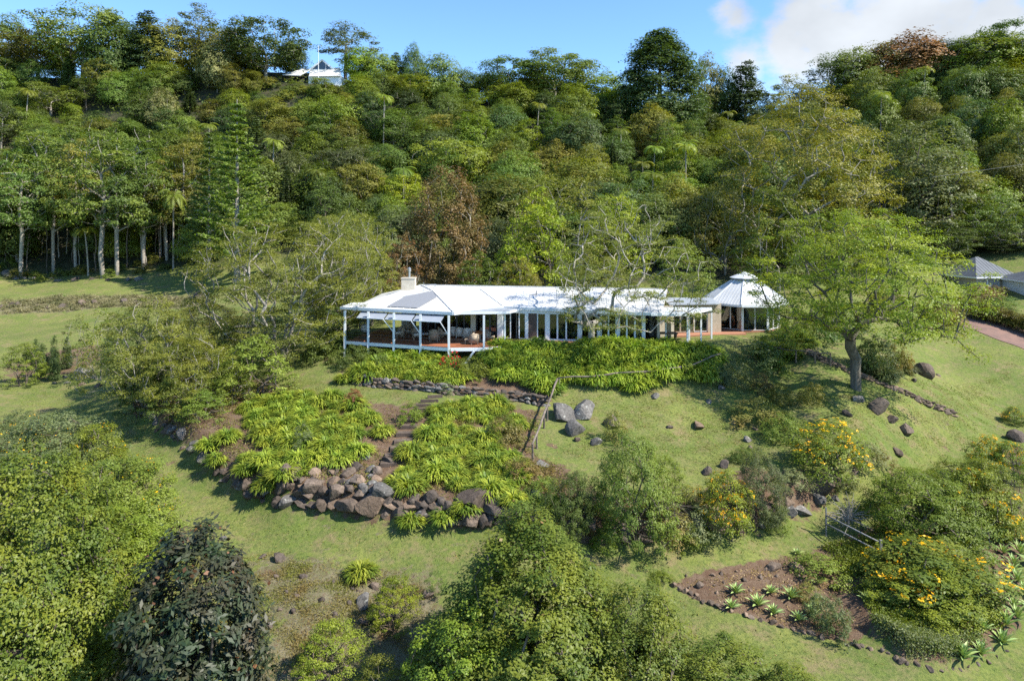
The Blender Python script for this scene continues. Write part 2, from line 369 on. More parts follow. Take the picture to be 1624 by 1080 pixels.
POLY_BARE = hits([(1068, 925), (1120, 905), (1180, 893), (1270, 880), (1300, 868), (1340, 920), (1380, 960), (1380, 1000), (1345, 1022), (1240, 992), (1150, 968), (1100, 950)])
POLY_RBED = hits([(1300, 868), (1330, 850), (1400, 830), (1624, 800), (1624, 1000), (1560, 1050), (1500, 1064), (1440, 1050), (1380, 1010), (1340, 920)])
POLY_DRY = hits([(395, 895), (440, 880), (560, 900), (680, 905), (700, 930), (700, 1079), (380, 1079), (430, 1000)])
POLY_BANKL = hits([(0, 473), (240, 468), (330, 470), (330, 484), (200, 487), (100, 496), (0, 500)])
POLY_TERR = hits([(555, 588), (700, 596), (860, 600), (880, 640), (760, 630), (640, 612), (560, 606)])
POLY_RIGHTROCK = hits([(1560, 720), (1624, 700), (1624, 860), (1540, 840)])
POLY_LBED = hits([(0, 610), (140, 585), (180, 560), (160, 545), (60, 560), (0, 575)])
soil = np.maximum.reduce([.80 * zone(GX, GY, POLY_BED, .7), 1.0 * zone(GX, GY, POLY_BARE, .3), .75 * zone(GX, GY, POLY_RBED, .5), .9 * zone(GX, GY, POLY_TERR, .5), .8 * zone(GX, GY, POLY_RIGHTROCK, .5), .6 * zone(GX, GY, POLY_LBED, .5)])
for (u, v, r) in [(735, 648, .5), (300, 852, 1.1), (270, 735, .6), (283, 838, .8), (430, 910, .8), (620, 1000, 1), (1285, 700, .4), (1500, 712, .5), (1420, 752, .8), (878, 706, .6), (1180, 712, .4), (1000, 745, .4), (1250, 690, .4), (600, 560, .01)]:
    c = hit(u, v); soil = np.maximum(soil, .62 * np.exp(-((GX - c[0]) ** 2 + (GY - c[1]) ** 2) / (r * r)))
dry = np.maximum.reduce([.9 * zone(GX, GY, POLY_DRY, 1.2), 1.0 * zone(GX, GY, POLY_BANKL, 1.0)])
TRK = hits([(60, 640), (160, 650), (225, 705), (300, 775), (400, 828), (520, 856), (650, 872), (800, 884), (960, 898), (1100, 886), (1220, 858), (1320, 818), (1420, 752), (1500, 706), (1600, 650)])
td = polydist(GX, GY, TRK, False); dry = np.maximum(dry, .43 * np.exp(-((td - .75) / .28) ** 2) * ((GY > 30) & (GY < 62)))
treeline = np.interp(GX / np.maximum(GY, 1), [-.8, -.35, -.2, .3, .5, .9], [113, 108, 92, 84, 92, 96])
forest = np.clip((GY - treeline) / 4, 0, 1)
ny, nx = GX.shape
idx = np.arange(nx * ny).reshape(ny, nx)
quads = np.stack([idx[:-1, :-1], idx[:-1, 1:], idx[1:, 1:], idx[1:, :-1]], -1).reshape(-1, 4)

mg = bpy.data.materials.new('lawn_ground'); mg.use_nodes = True
N, L = nt_new(mg.node_tree)
geo = N('ShaderNodeNewGeometry')
def noise(scale, det=4, rough=.55, vec=None):
    n = N('ShaderNodeTexNoise', i_Scale=scale, i_Detail=float(det), i_Roughness=rough); L(vec or geo.outputs['Position'], n.inputs['Vector']); return n.outputs[0]
def rng_(x, a, b, c=0., d=1.):
    m = N('ShaderNodeMapRange'); L(x, m.inputs[0])
    for i, q in enumerate((a, b, c, d)): m.inputs[i + 1].default_value = q
    return m.outputs[0]
def mixc(f, a, b, bt='MIX'):
    m = N('ShaderNodeMix', data_type='RGBA', blend_type=bt)
    for s, x in ((0, f), (6, a), (7, b)):
        if isinstance(x, tuple): m.inputs[s].default_value = hexlin(x) if len(x) == 3 else x
        elif isinstance(x, (int, float)): m.inputs[s].default_value = x
        else: L(x, m.inputs[s])
    return m.outputs[2]
def math_(op, a, b):
    m = N('ShaderNodeMath', operation=op, use_clamp=False)
    for i, x in enumerate((a, b)):
        if isinstance(x, (int, float)): m.inputs[i].default_value = x
        else: L(x, m.inputs[i])
    return m.outputs[0]
def att(nm):
    a = N('ShaderNodeAttribute', attribute_name=nm); return a.outputs['Fac']
g_a = mixc(rng_(noise(.22, 4), .38, .62), (.110, .155, .028), (.195, .215, .052))
g_b = mixc(rng_(noise(1.1, 6, .7), .45, .66), g_a, (.195, .165, .075))
g_c = mixc(rng_(noise(5.5, 5, .7), .44, .66, 0, .85), g_b, (.050, .088, .018))
g_c = mixc(rng_(noise(24, 3, .7), .40, .68, 0, .5), g_c, (.19, .21, .075))
g_c = mixc(rng_(noise(.5, 6, .72), .55, .66, 0, .7), g_c, (.24, .18, .10))
s_col = mixc(rng_(noise(2.2, 6, .65), .35, .65), (.115, .070, .045), (.175, .125, .085))
s_col = mixc(rng_(noise(14, 5, .7), .5, .72), s_col, (.085, .045, .028))
d_col = mixc(rng_(noise(1.8, 6, .7), .35, .62), (.20, .175, .115), (.13, .125, .055))
d_col = mixc(rng_(noise(7, 5, .7), .52, .66), d_col, (.12, .075, .05))
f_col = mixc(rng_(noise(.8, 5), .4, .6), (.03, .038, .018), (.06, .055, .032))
nz = noise(1.7, 6, .72)
def soft(nm):
    return rng_(math_('ADD', att(nm), math_('MULTIPLY', math_('SUBTRACT', nz, .5), 1.5)), .42, .58)
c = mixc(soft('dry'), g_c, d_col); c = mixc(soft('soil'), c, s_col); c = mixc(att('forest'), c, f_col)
b = N('ShaderNodeBsdfPrincipled'); L(c, b.inputs['Base Color']); b.inputs['Roughness'].default_value = .95; b.inputs['Specular IOR Level'].default_value = .15
bp = N('ShaderNodeBump', i_Strength=.9, i_Distance=.10); L(math_('ADD', noise(3.2, 6, .75), math_('MULTIPLY', noise(18, 4, .8), .5)), bp.inputs['Height']); L(bp.outputs[0], b.inputs['Normal'])
L(b.outputs[0], N('ShaderNodeOutputMaterial').inputs[0])
gme = mesh_np('ground', np.stack([GX, GY, GZ], -1).reshape(-1, 3), [quads], [mg], smooth=True)
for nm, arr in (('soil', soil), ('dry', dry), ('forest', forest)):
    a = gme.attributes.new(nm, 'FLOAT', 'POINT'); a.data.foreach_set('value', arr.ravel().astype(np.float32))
setp(link('ground', gme), 'mown grass slopes and terraces climbing to a wooded hill', kind='structure')

# ------------------------------------------------------------------ vegetation generators
def unit(v): return v / np.maximum(np.linalg.norm(v, axis=-1, keepdims=True), 1e-9)
def leaf_quads(r, Pp, Nn, size, aspect=.5, fold=0.):
    n = len(Pp); Nn = unit(Nn); t = unit(np.cross(Nn, r.normal(size=(n, 3)))); b_ = np.cross(Nn, t)
    Ls = (size * r.uniform(.45, 1.45, n))[:, None]; Ws = Ls * aspect
    V = np.stack([Pp - t * Ls * .5, Pp + b_ * Ws * .5 - t * Ls * .05, Pp + t * Ls * .5, Pp - b_ * Ws * .5 - t * Ls * .05], 1).reshape(-1, 3)
    return V, np.arange(n * 4).reshape(-1, 4)
def tubes(A0, A1, R0, R1, sides=5):
    A0 = np.asarray(A0); A1 = np.asarray(A1); d = A1 - A0; d = unit(d); n = len(A0)
    up = np.where(np.abs(d[:, 2:3]) < .9, np.array([[0, 0, 1.]]), np.array([[0, 1., 0]])); x = unit(np.cross(d, up)); y = np.cross(d, x)
    ang = 2 * pi * np.arange(sides) / sides; c_, s_ = np.cos(ang)[None, :, None], np.sin(ang)[None, :, None]
    ring = x[:, None] * c_ + y[:, None] * s_
    V = np.concatenate([A0[:, None] + ring * np.asarray(R0)[:, None, None], (A1 + d * np.asarray(R1)[:, None] * .3)[:, None] + ring * np.asarray(R1)[:, None, None]], 1)
    k = np.arange(sides); k2 = (k + 1) % sides
    q = np.stack([k, k2, k2 + sides, k + sides], -1)
    Fq = (np.arange(n)[:, None, None] * (2 * sides) + q[None]).reshape(-1, 4)
    return V.reshape(-1, 3), Fq
def skeleton(r, trunk, clumps, wig=.12, arch=.10, trunk_r=.25, tip=.02, sides=5, step=.9, up_pen=1.5, plen_w=.3, first=1):
    Pn = [np.array(p, float) for p in trunk]; par = [-1] + list(range(len(trunk) - 1))
    pl = [0.]
    for i in range(1, len(trunk)): pl.append(pl[-1] + np.linalg.norm(Pn[i] - Pn[i - 1]))
    top = Pn[-1]; order = np.argsort(np.linalg.norm(clumps - top, axis=1) + r.uniform(0, .5, len(clumps)))
    tips = []
    for ci in order:
        c = clumps[ci]; PA = np.array(Pn[first:]); d = c - PA; dist = np.linalg.norm(d, axis=1)
        cost = dist + plen_w * np.array(pl[first:]) + up_pen * np.maximum(0, -d[:, 2])
        j = int(np.argmin(cost)) + first; a = Pn[j]; dd = dist[j - first]; k = max(1, int(dd / step)); w = r.normal(size=3) * wig * dd
        prev = j
        for q in range(1, k + 1):
            t = q / k; p = a + (c - a) * t + w * sin(pi * t) + np.array([0, 0, arch * dd * sin(pi * t)])
            if q < k: p = p + r.normal(size=3) * .04 * min(dd, 3)
            Pn.append(p); par.append(prev); pl.append(pl[prev] + np.linalg.norm(p - Pn[prev])); prev = len(Pn) - 1
        tips.append(prev)
    n = len(Pn); Pa = np.array(Pn); S = np.zeros(n)
    haskid = np.zeros(n, bool)
    for i in range(1, n): haskid[par[i]] = True
    S[~haskid] = 1
    for i in range(n - 1, 0, -1): S[par[i]] += S[i] * 1.0 + (.02 if haskid[i] else 0)
    rad = tip * S ** .46; sc_ = trunk_r / rad[0]
    k_ = np.clip(S / S[0], 0, 1) ** .3; rad = rad * (1 + (sc_ - 1) * k_)
    i = np.arange(1, n); pa = np.array(par)[1:]
    r0 = np.minimum(rad[pa], rad[i] * 1.35); q_ = slice(0, len(trunk) - 1); r0[q_] = np.minimum(rad[pa[q_]], rad[i[q_]] * 1.5)
    return tubes(Pa[pa], Pa[i], r0, rad[i], sides)
def prof_clumps(r, n, z0, H, W, prof, cr, inner=.35, lob=.2, cx=0, cy_=0):
    ts = np.array([p[0] for p in prof]); rr = np.array([p[1] for p in prof]); out = []; k1, k2 = r.randint(2, 5), r.randint(4, 8); ph = r.uniform(0, 6.28, 4); tries = 0
    minD = cr * 1.0
    while len(out) < n and tries < n * 40:
        tries += 1; t = r.uniform(0, 1); R_ = np.interp(t, ts, rr)
        if r.uniform() > R_ + .15: continue
        a = r.uniform(0, 2 * pi); rad = R_ * (inner + (1 - inner) * r.uniform() ** .5) * W / 2
        m = 1 + lob * (sin(k1 * a + ph[0] + 2 * t) * .6 + sin(k2 * a + ph[1] - 3 * t) * .4)
        zz = z0 + (H - z0 - cr * .4) * t + lob * (H - z0) * .25 * sin(k1 * a + ph[2]) * t
        p = np.array([cx + rad * m * cos(a), cy_ + rad * m * sin(a), zz])
        if len(out) and np.min(np.linalg.norm(np.array(out) - p, axis=1)) < minD: minD *= .985; continue
        out.append(p)
    return np.array(out)
def clump_leaves(r, cl, nl, cr, size, flat=.65, aspect=.5, ctr=None, upw=.6, hollow=.45, outw=.4):
    n = len(cl) * nl; c = np.repeat(cl, nl, 0); s = np.repeat(r.uniform(.55, 1.4, len(cl)), nl) * cr
    d = unit(r.normal(size=(n, 3))); d[:, 2] = np.where(r.uniform(size=n) < .6, np.abs(d[:, 2]), d[:, 2])
    q = (hollow + (1 - hollow) * r.uniform(size=n) ** .5)
    q = q * np.where(r.uniform(size=n) < .10, r.uniform(1.0, 1.5, n), 1)
    # lumpy outline
    q *= 1 + .22 * np.sin(7 * d[:, 0] + c[:, 0] * 3) * np.sin(6 * d[:, 1] + c[:, 2] * 2)
    Pp = c + d * (s * q)[:, None] * np.array([1, 1, flat])
    Nn = d * .55 + np.array([0, 0, upw]) + r.normal(size=(n, 3)) * .42
    if ctr is not None: Nn = Nn + unit(c - ctr) * outw
    return leaf_quads(r, Pp, Nn, size, aspect)
PROF = dict(
    round=[(0, .55), (.2, .9), (.45, 1), (.75, .8), (1, .25)],
    dome=[(0, .9), (.3, 1), (.6, .85), (.85, .55), (1, .2)],
    umbrella=[(0, .45), (.35, .85), (.6, 1), (.85, .9), (1, .45)],
    cone=[(0, .9), (.2, 1), (.5, .75), (.8, .38), (1, .06)],
    tall=[(0, .5), (.25, .9), (.6, 1), (.85, .7), (1, .25)],
    egg=[(0, .5), (.3, .95), (.55, 1), (.8, .7), (1, .2)],
    bush=[(0, 1), (.3, 1), (.6, .85), (.85, .55), (1, .2)])
def tree_proto(seed, H, W, z0, prof='round', n=45, nl=130, cr=1.1, leaf=.36, flat=.65, aspect=.5, trunk_r=.22, fork=.45, cx=0, th=None, first=2, wig=.12, arch=.1, inner=.35, lob=.2, lean=.0, tip=.022, sides=5, hollow=.45, upw=.6,
               trunk=True, blossom=None, stems=1, plen_w=.3, step=.9, outw=.4, extra=None, leader=False, bare=0, bpart='blossom'):
    r = rs(seed); pf = PROF[prof] if isinstance(prof, str) else prof
    cl = prof_clumps(r, n, z0, H, W, pf, cr, inner, lob, cx)
    if extra is not None: cl = np.concatenate([cl, np.array(extra, float)])
    parts = {}
    ctr = np.array([0, 0, z0 + (H - z0) * .3])
    lc = cl if not bare else cl[r.permutation(len(cl))[:int(len(cl) * (1 - bare))]]
    V, Fq = clump_leaves(r, lc, nl, cr, leaf, flat, aspect, ctr, upw, hollow, outw)
    if trunk:
        Vt = []; Ft = []; off = 0
        for s in range(stems):
            key = 'trunk' if s == 0 else f'trunk__{s}'
            th_ = th or max(.3, (H * .8 if leader else z0 + (H - z0) * fork * .35)); a = r.uniform(0, 6.28) if stems == 1 else 2 * pi * s / stems
            off0 = .0 if stems == 1 else .35; ln = lean if stems == 1 else .28
            m = 5 if not leader else 9
            tr = [(cos(a) * (off0 + ln * th_ * t), sin(a) * (off0 + ln * th_ * t), -.5 + (th_ + .5) * t) for t in np.linspace(0, 1, m)]
            tr = [tuple(np.array(p) + (r.normal(size=3) * .03 * th_ * .3 if 0 < i else 0)) for i, p in enumerate(tr)]
            if stems == 1: mine = cl
            else:
                aa = np.arctan2(cl[:, 1], cl[:, 0]); mine = cl[(np.floor(((aa - a + pi / stems) % (2 * pi)) / (2 * pi / stems)) == 0)]
                if len(mine) == 0: continue
            v, f = skeleton(r, tr, mine, wig, arch, trunk_r, tip, sides, step, plen_w=plen_w, first=first)
            parts[key] = mesh_np('trunk', v, [f], smooth=True)
    parts['crown'] = mesh_np('crown', V, [Fq])
    if blossom:
        nb, bs, frac = blossom; sel = cl[(cl[:, 2] > z0 + (H - z0) * .25)]; sel = sel[r.permutation(len(sel))[:max(1, int(len(sel) * frac))]]
        d = unit(r.normal(size=(len(sel) * nb, 3))); d[:, 2] = np.abs(d[:, 2]); c = np.repeat(sel, nb, 0)
        # sprays: cluster around a few spray centres per clump
        k = unit(r.normal(size=(len(sel), 5, 3))); k[..., 2] = np.abs(k[..., 2]); kk = np.repeat(k, math.ceil(nb / 5), 1)[:, :nb].reshape(-1, 3)
        dd = unit(kk * 1.0 + d * .35); Pp = c + dd * cr * 1.08 * np.array([1, 1, flat])
        vb, fb = leaf_quads(r, Pp, dd + r.normal(size=dd.shape) * .5, bs, .8)
        parts[bpart] = mesh_np('blossom', vb, [fb])
    return dict(parts=parts, H=H, W=W)
def setmat(pr, **mats):
    for k, me in pr['parts'].items():
        m = mats.get(k.split('__')[0])
        if m: me.materials.clear(); me.materials.append(m)
    pr['mats'] = mats; return pr
RNG = random.Random(7)
def place(pr, name, label, cat, group, loc, rz=None, s=1., sxy=None, mats=None, tilt=0, names=None):
    rz = RNG.uniform(0, 6.28) if rz is None else rz; sxy = s if sxy is None else sxy
    t = thing(name, label, cat, loc, (tilt, 0, rz), (sxy, sxy, s), group)
    for k, me in pr['parts'].items():
        k = k.split('__')[0]; o = link((names or {}).get(k, k), me, t)
        m = (mats or pr.get('mats', {})).get(k)
        if m is not None:
            if not me.materials: me.materials.append(m)
            o.material_slots[0].link = 'OBJECT'; o.material_slots[0].material = m
    return t
def palm_proto(seed, H, nf=13, fl=2.6, tr=.11, skirt=False):
    r = rs(seed); lean = r.normal(size=2) * .05 * H
    tp = [(lean[0] * t * t, lean[1] * t * t, -.4 + (H + .4) * t) for t in np.linspace(0, 1, 7)]; tp = np.array(tp)
    rad = np.linspace(tr * 1.25, tr * .8, 7); V, Fq = tubes(tp[:-1], tp[1:], rad[:-1], rad[1:], 7)
    top = tp[-1]; PV = []; NV = []; TV = []; LS = []
    for k in range(nf):
        a = 2 * pi * k / nf * 2.4 + r.uniform(-.2, .2); e0 = r.uniform(.1, 1.25); m = 16; p = top.copy(); el = e0
        dirh = np.array([cos(a), sin(a), 0])
        for i in range(m):
            d = dirh * cos(el) + np.array([0, 0, sin(el)]); p = p + d * fl / m; el -= .155
            side = np.cross(d, [0, 0, 1]); side /= max(np.linalg.norm(side), .1)
            ll = fl * .30 * sin(pi * min(.97, (i + 1.5) / (m + 1)) ** .8)
            for sg in (-1, 1):
                t_ = unit(side * sg + d * .5 - np.array([0, 0, .45])); PV.append(p + t_ * ll * .5); TV.append(t_); LS.append(ll); NV.append(unit(np.cross(t_, d) * sg + r.normal(size=3) * .1))
    PV, TV, NV, LS = map(np.array, (PV, TV, NV, LS)); B = unit(np.cross(NV, TV)); h = LS[:, None] / 2; w = .075
    Vl = np.stack([PV - TV * h, PV + B * w, PV + TV * h, PV - B * w], 1).reshape(-1, 3)
    return dict(parts=dict(trunk=mesh_np('trunk', V, [Fq], smooth=True), fronds=mesh_np('fronds', Vl, [np.arange(len(Vl)).reshape(-1, 4)])), H=H + fl * .5, W=fl * 1.6)
def pine_proto(seed, H, W, tiers=22, z0=.12, up=.25, needle=.34, per=7, dens=26, taper=1.0, droop=0.):
    r = rs(seed); tp = np.array([(0, 0, -.5 + (H + .5) * t) for t in np.linspace(0, 1, 14)]); rad = np.linspace(H * .016, .03, 14)
    V, Fq = tubes(tp[:-1], tp[1:], rad[:-1], rad[1:], 7); PV = []; NV = []; A0 = []; A1 = []
    for i in range(tiers):
        t = z0 + (1 - z0) * (i / tiers) ** .95; L_ = W / 2 * (min(1, (1 - t) * 1.35 + .03)) ** taper * r.uniform(.85, 1.1)
        for k in range(per):
            a = 2 * pi * (k + r.uniform(-.2, .2)) / per + i * .7; L2 = L_ * r.uniform(.75, 1.1); prev = np.array([0, 0, H * t])
            for j in range(1, 5):
                s = j / 4; p = np.array([cos(a) * L2 * s, sin(a) * L2 * s, H * t + up * L2 * s * s - droop * L2 * s]); A0.append(prev); A1.append(p)
                if j > 1:
                    m = int(dens * (.4 + L2 / (W / 2))); q = prev + (p - prev) * r.uniform(size=(m, 1)) + r.normal(size=(m, 3)) * np.array([.13, .13, .07]) * W / 7; PV.append(q)
                prev = p
    PV = np.concatenate(PV); NV = r.normal(size=PV.shape) * .6 + np.array([0, 0, .8])
    v2, f2 = tubes(np.array(A0), np.array(A1), np.full(len(A0), .05), np.full(len(A0), .035), 4); Vt = np.concatenate([V, v2]); Ft = np.concatenate([Fq, f2 + len(V)])
    Vl, Fl = leaf_quads(r, PV, NV, needle, .38)
    return dict(parts=dict(trunk=mesh_np('trunk', Vt, [Ft], smooth=True), crown=mesh_np('crown', Vl, [Fl])), H=H, W=W)
def aga_proto(seed, n=400, R_=.95, Hh=.52, w=.050):
    r = rs(seed); V = []; Fq = []; o = 0
    k = 4
    for i in range(n):
        a = r.uniform(0, 2 * pi); rr = R_ * .55 * r.uniform() ** .5; base = np.array([cos(a) * rr, sin(a) * rr, 0]); a2 = a + r.normal() * .5
        el = r.uniform(.7, 1.5); base[2] = .30 * (1 - (rr / (R_ * .55)) ** 2) * Hh / .5; p0_ = 0; ln = r.uniform(.7, 1.15) * Hh * 1.25; dh = np.array([cos(a2), sin(a2), 0]); side = np.array([-sin(a2), cos(a2), 0]); p = base.copy(); ww = w * r.uniform(.8, 1.2)
        for j in range(k):
            wj = ww * (1, 1.15, .9, .12)[j] / 2
            V += [p - side * wj, p + side * wj]
            if j < k - 1:
                d = dh * cos(el) + np.array([0, 0, sin(el)]); p = p + d * ln / (k - 1); el -= r.uniform(.55, .95)
        for j in range(k - 1): Fq.append((o + 2 * j, o + 2 * j + 1, o + 2 * j + 3, o + 2 * j + 2))
        o += 2 * k
    return dict(parts=dict(leaves=mesh_np('leaves', np.array(V), [np.array(Fq)])), H=Hh, W=R_ * 2)
def rock_mesh(seed, ratio=(1, .8, .7), cuts=11, rough=.07):
    import bmesh
    r = rs(seed); bm = bmesh.new(); bmesh.ops.create_icosphere(bm, subdivisions=3, radius=1)
    V = np.array([v.co[:] for v in bm.verts]); Fc = [[v.index for v in f.verts] for f in bm.faces]; bm.free()
    for _ in range(cuts):
        d = unit(r.normal(size=3)); h = r.uniform(.42, .80); e = V @ d - h; V = V - np.outer(np.maximum(e, 0) * .96, d)
    for f_, a_ in ((3, rough), (7, rough * .5), (15, rough * .25)):
        ph = r.uniform(0, 6, 3); V = V * (1 + a_ * np.sin(V[:, 0:1] * f_ + ph[0]) * np.sin(V[:, 1:2] * f_ + ph[1]) * np.cos(V[:, 2:3] * f_ + ph[2]))
    V = V * np.array(ratio); V[:, 2] -= V[:, 2].min() * .42
    return mesh_np('rock', V, [np.array(Fc)], [])
def mat_rock(name, ca, cb, lich, lf):
    m = bpy.data.materials.new(name); m.use_nodes = True
    N, L = nt_new(m.node_tree)
    g = N('ShaderNodeNewGeometry'); oi = N('ShaderNodeObjectInfo')
    def nn(s, d=6, ro=.65):
        n = N('ShaderNodeTexNoise', i_Scale=s, i_Detail=float(d), i_Roughness=ro); L(g.outputs['Position'], n.inputs['Vector']); return n.outputs[0]
    def mr(x, a, b, c=0, d=1):
        q = N('ShaderNodeMapRange'); L(x, q.inputs[0])
        for i, y in enumerate((a, b, c, d)): q.inputs[i + 1].default_value = y
        return q.outputs[0]
    def mi(f, a, b):
        q = N('ShaderNodeMix', data_type='RGBA')
        for s, x in ((0, f), (6, a), (7, b)):
            if isinstance(x, tuple): q.inputs[s].default_value = hexlin(x)
            else: L(x, q.inputs[s])
        return q.outputs[2]
    c = mi(mr(nn(1.6), .35, .65), ca, cb); c = mi(mr(nn(9), .45, .75), c, tuple(x * .45 for x in ca)); c = mi(mr(nn(3.3, 8, .7), lf, lf + .07), c, lich)
    hs = N('ShaderNodeHueSaturation'); L(c, hs.inputs['Color']); L(mr(oi.outputs['Random'], 0, 1, .75, 1.25), hs.inputs['Value'])
    b = N('ShaderNodeBsdfPrincipled'); L(hs.outputs[0], b.inputs['Base Color']); b.inputs['Roughness'].default_value = .9; b.inputs['Specular IOR Level'].default_value = .2
    bp = N('ShaderNodeBump', i_Strength=.9, i_Distance=.06); L(nn(7, 8, .7), bp.inputs['Height']); L(bp.outputs[0], b.inputs['Normal'])
    L(b.outputs[0], N('ShaderNodeOutputMaterial').inputs[0]); return m
RK = dict(brown=mat_rock('rock_brown', (.100, .076, .058), (.175, .135, .105), (.34, .33, .30), .66),
          grey=mat_rock('rock_grey', (.105, .098, .09), (.18, .17, .155), (.38, .38, .34), .58),
          dark=mat_rock('rock_dark', (.075, .060, .050), (.13, .105, .085), (.30, .29, .26), .66),
          orange=mat_rock('rock_orange', (.165, .115, .080), (.245, .18, .13), (.4, .38, .33), .70))
ROCKS = [rock_mesh(100 + i, (1.15, .9 + .1 * (i % 3), .62 + .10 * (i % 4)), cuts=10 + i % 6) for i in range(10)]
# ------------------------------------------------------------------ building materials
M = dict(
    white=mat_plain('white_paint', (.74, .76, .78), .5, var=.02, scale=2),
    post=mat_plain('bluish_white_paint', (.64, .67, .70), .5, var=.03, scale=2),
    roof=mat_plain('white_steel_roofing', (.58, .58, .57), .5, var=.02, scale=.5, c2=(.49, .49, .475)),
    roofg=mat_plain('pale_steel_roofing', (.54, .55, .55), .5, var=.03, scale=.8, c2=(.46, .47, .47)),
    roofd=mat_plain('slate_grey_roofing', (.095, .108, .125), .7, var=.05, scale=1, c2=(.07, .08, .095)),
    grey=mat_plain('grey_metal', (.30, .33, .36), .5, var=.05),
    dgrey=mat_plain('dark_frame', (.035, .037, .04), .5, var=.05),
    cream=mat_plain('cream_render', (.54, .49, .40), .9, var=.03, scale=2, bump=.2, c2=(.47, .42, .34)),
    beige=mat_plain('sandstone_render', (.46, .39, .30), .9, var=.05, scale=1.5, bump=.3, c2=(.38, .32, .24)),
    brick=mat_plain('dark_brown_wall', (.11, .075, .06), .9, var=.08, scale=4, bump=.4),
    deck=mat_plain('red_brown_decking', (.36, .135, .062), .6, var=.05, scale=2.5, c2=(.25, .095, .05), stretch=(1, 6, 1)),
    pave=mat_plain('terracotta_paving', (.36, .17, .10), .8, var=.05, scale=3),
    road=mat_plain('red_driveway', (.20, .115, .088), .85, var=.05, scale=1.2, c2=(.145, .09, .072), bump=.3, bscale=60),
    wicker=mat_plain('pale_wicker', (.40, .32, .23), .8, var=.12, scale=20, bump=.6, bscale=60),
    cushion=mat_plain('cream_cushion', (.70, .66, .58), .9, var=.03),
    blind=mat_plain('pale_blind_fabric', (.27, .30, .35), .8, var=.03),
    wood=mat_plain('weathered_timber', (.20, .15, .11), .9, var=.12, scale=3, bump=.6, bscale=20, c2=(.11, .08, .06), stretch=(1, 1, .3)),
    log=mat_plain('log_rail_timber', (.19, .155, .125), .9, var=.1, scale=3, bump=.5, bscale=20, c2=(.10, .08, .062)),
    greylog=mat_plain('silver_grey_timber', (.22, .215, .21), .9, var=.1, scale=3, bump=.5, c2=(.20, .20, .20)),
    sleeper=mat_plain('dark_sleeper', (.11, .08, .06), .95, var=.12, scale=4, bump=.5),
    interior=mat_plain('interior_plaster', (.34, .30, .25), .9, var=.04),
    ifloor=mat_plain('interior_floor', (.20, .12, .08), .5, var=.05),
    orange=mat_plain('orange_timber', (.55, .20, .06), .6, var=.05),
    curtain=mat_plain('curtain', (.46, .45, .43), .95, var=.05, scale=6, stretch=(6, 1, .2)),
    navy=mat_plain('blue_upholstery', (.05, .07, .13), .8, var=.05),
    terra=mat_plain('terracotta_pot', (.45, .20, .10), .8, var=.08),
    solar=mat_plain('solar_matting', (.17, .18, .20), .7, var=.05, scale=8, c2=(.26, .27, .29), stretch=(8, 1, 1)),
    steel=mat_plain('steel_flue', (.5, .5, .5), .35, metal=.8, var=.03),
)
gm = bpy.data.materials.new('window_glass'); gm.use_nodes = True
N, L = nt_new(gm.node_tree)
fr = N('ShaderNodeFresnel', i_IOR=1.5); tb = N('ShaderNodeBsdfTransparent'); tb.inputs[0].default_value = (.62, .68, .70, 1); gl = N('ShaderNodeBsdfGlossy'); gl.inputs['Roughness'].default_value = .02
ad = N('ShaderNodeMath', operation='ADD'); L(fr.outputs[0], ad.inputs[0]); ad.inputs[1].default_value = .05
mm = N('ShaderNodeMixShader'); L(ad.outputs[0], mm.inputs[0]); L(tb.outputs[0], mm.inputs[1]); L(gl.outputs[0], mm.inputs[2]); L(mm.outputs[0], N('ShaderNodeOutputMaterial').inputs[0])
M['glass'] = gm

def E(u, v, z):
    Y = F * (CZ - z) / (v - HV); return np.array([(u - CU) * Y / F, Y, z])
def on_line(u, A_, B_):
    """point of the horizontal line A-B at photo column u"""
    k = (u - CU) / F; A_ = np.asarray(A_, float); B_ = np.asarray(B_, float); d = B_ - A_
    t = (k * A_[1] - A_[0]) / (d[0] - k * d[1]); return A_ + d * t
def on_plane(u, v, a, b, c):
    n = np.cross(b - a, c - a); d = np.array([(u - CU) / F, 1, (HV - v) / F]); o = np.array([0, 0, CZ]); return o + d * ((a - o) @ n) / (d @ n)
def ribs(mb, poly, gap, w, h, upd=None):
    """raised ribs running up a planar roof face"""
    poly = [np.asarray(p, float) for p in poly]; n = np.cross(poly[1] - poly[0], poly[-1] - poly[0]); n /= np.linalg.norm(n)
    if n[2] < 0: n = -n
    up = np.array([0, 0, 1.]) - n * n[2]; up /= np.linalg.norm(up); sd = np.cross(up, n); c0 = poly[0]
    s = [(p - c0) @ sd for p in poly]; lo, hi = min(s), max(s); x = lo + gap * .5
    while x < hi:
        cr = []
        for i in range(len(poly)):
            a, b = s[i], s[(i + 1) % len(poly)]
            if (a - x) * (b - x) < 0: cr.append(poly[i] + (poly[(i + 1) % len(poly)] - poly[i]) * (x - a) / (b - a))
        if len(cr) == 2 and np.linalg.norm(cr[0] - cr[1]) > .2: mb.beam(cr[0] + n * h * .45, cr[1] + n * h * .45, w, h, up=n)
        x += gap
EX = lambda p, d: np.asarray(p, float) + np.asarray(d, float)
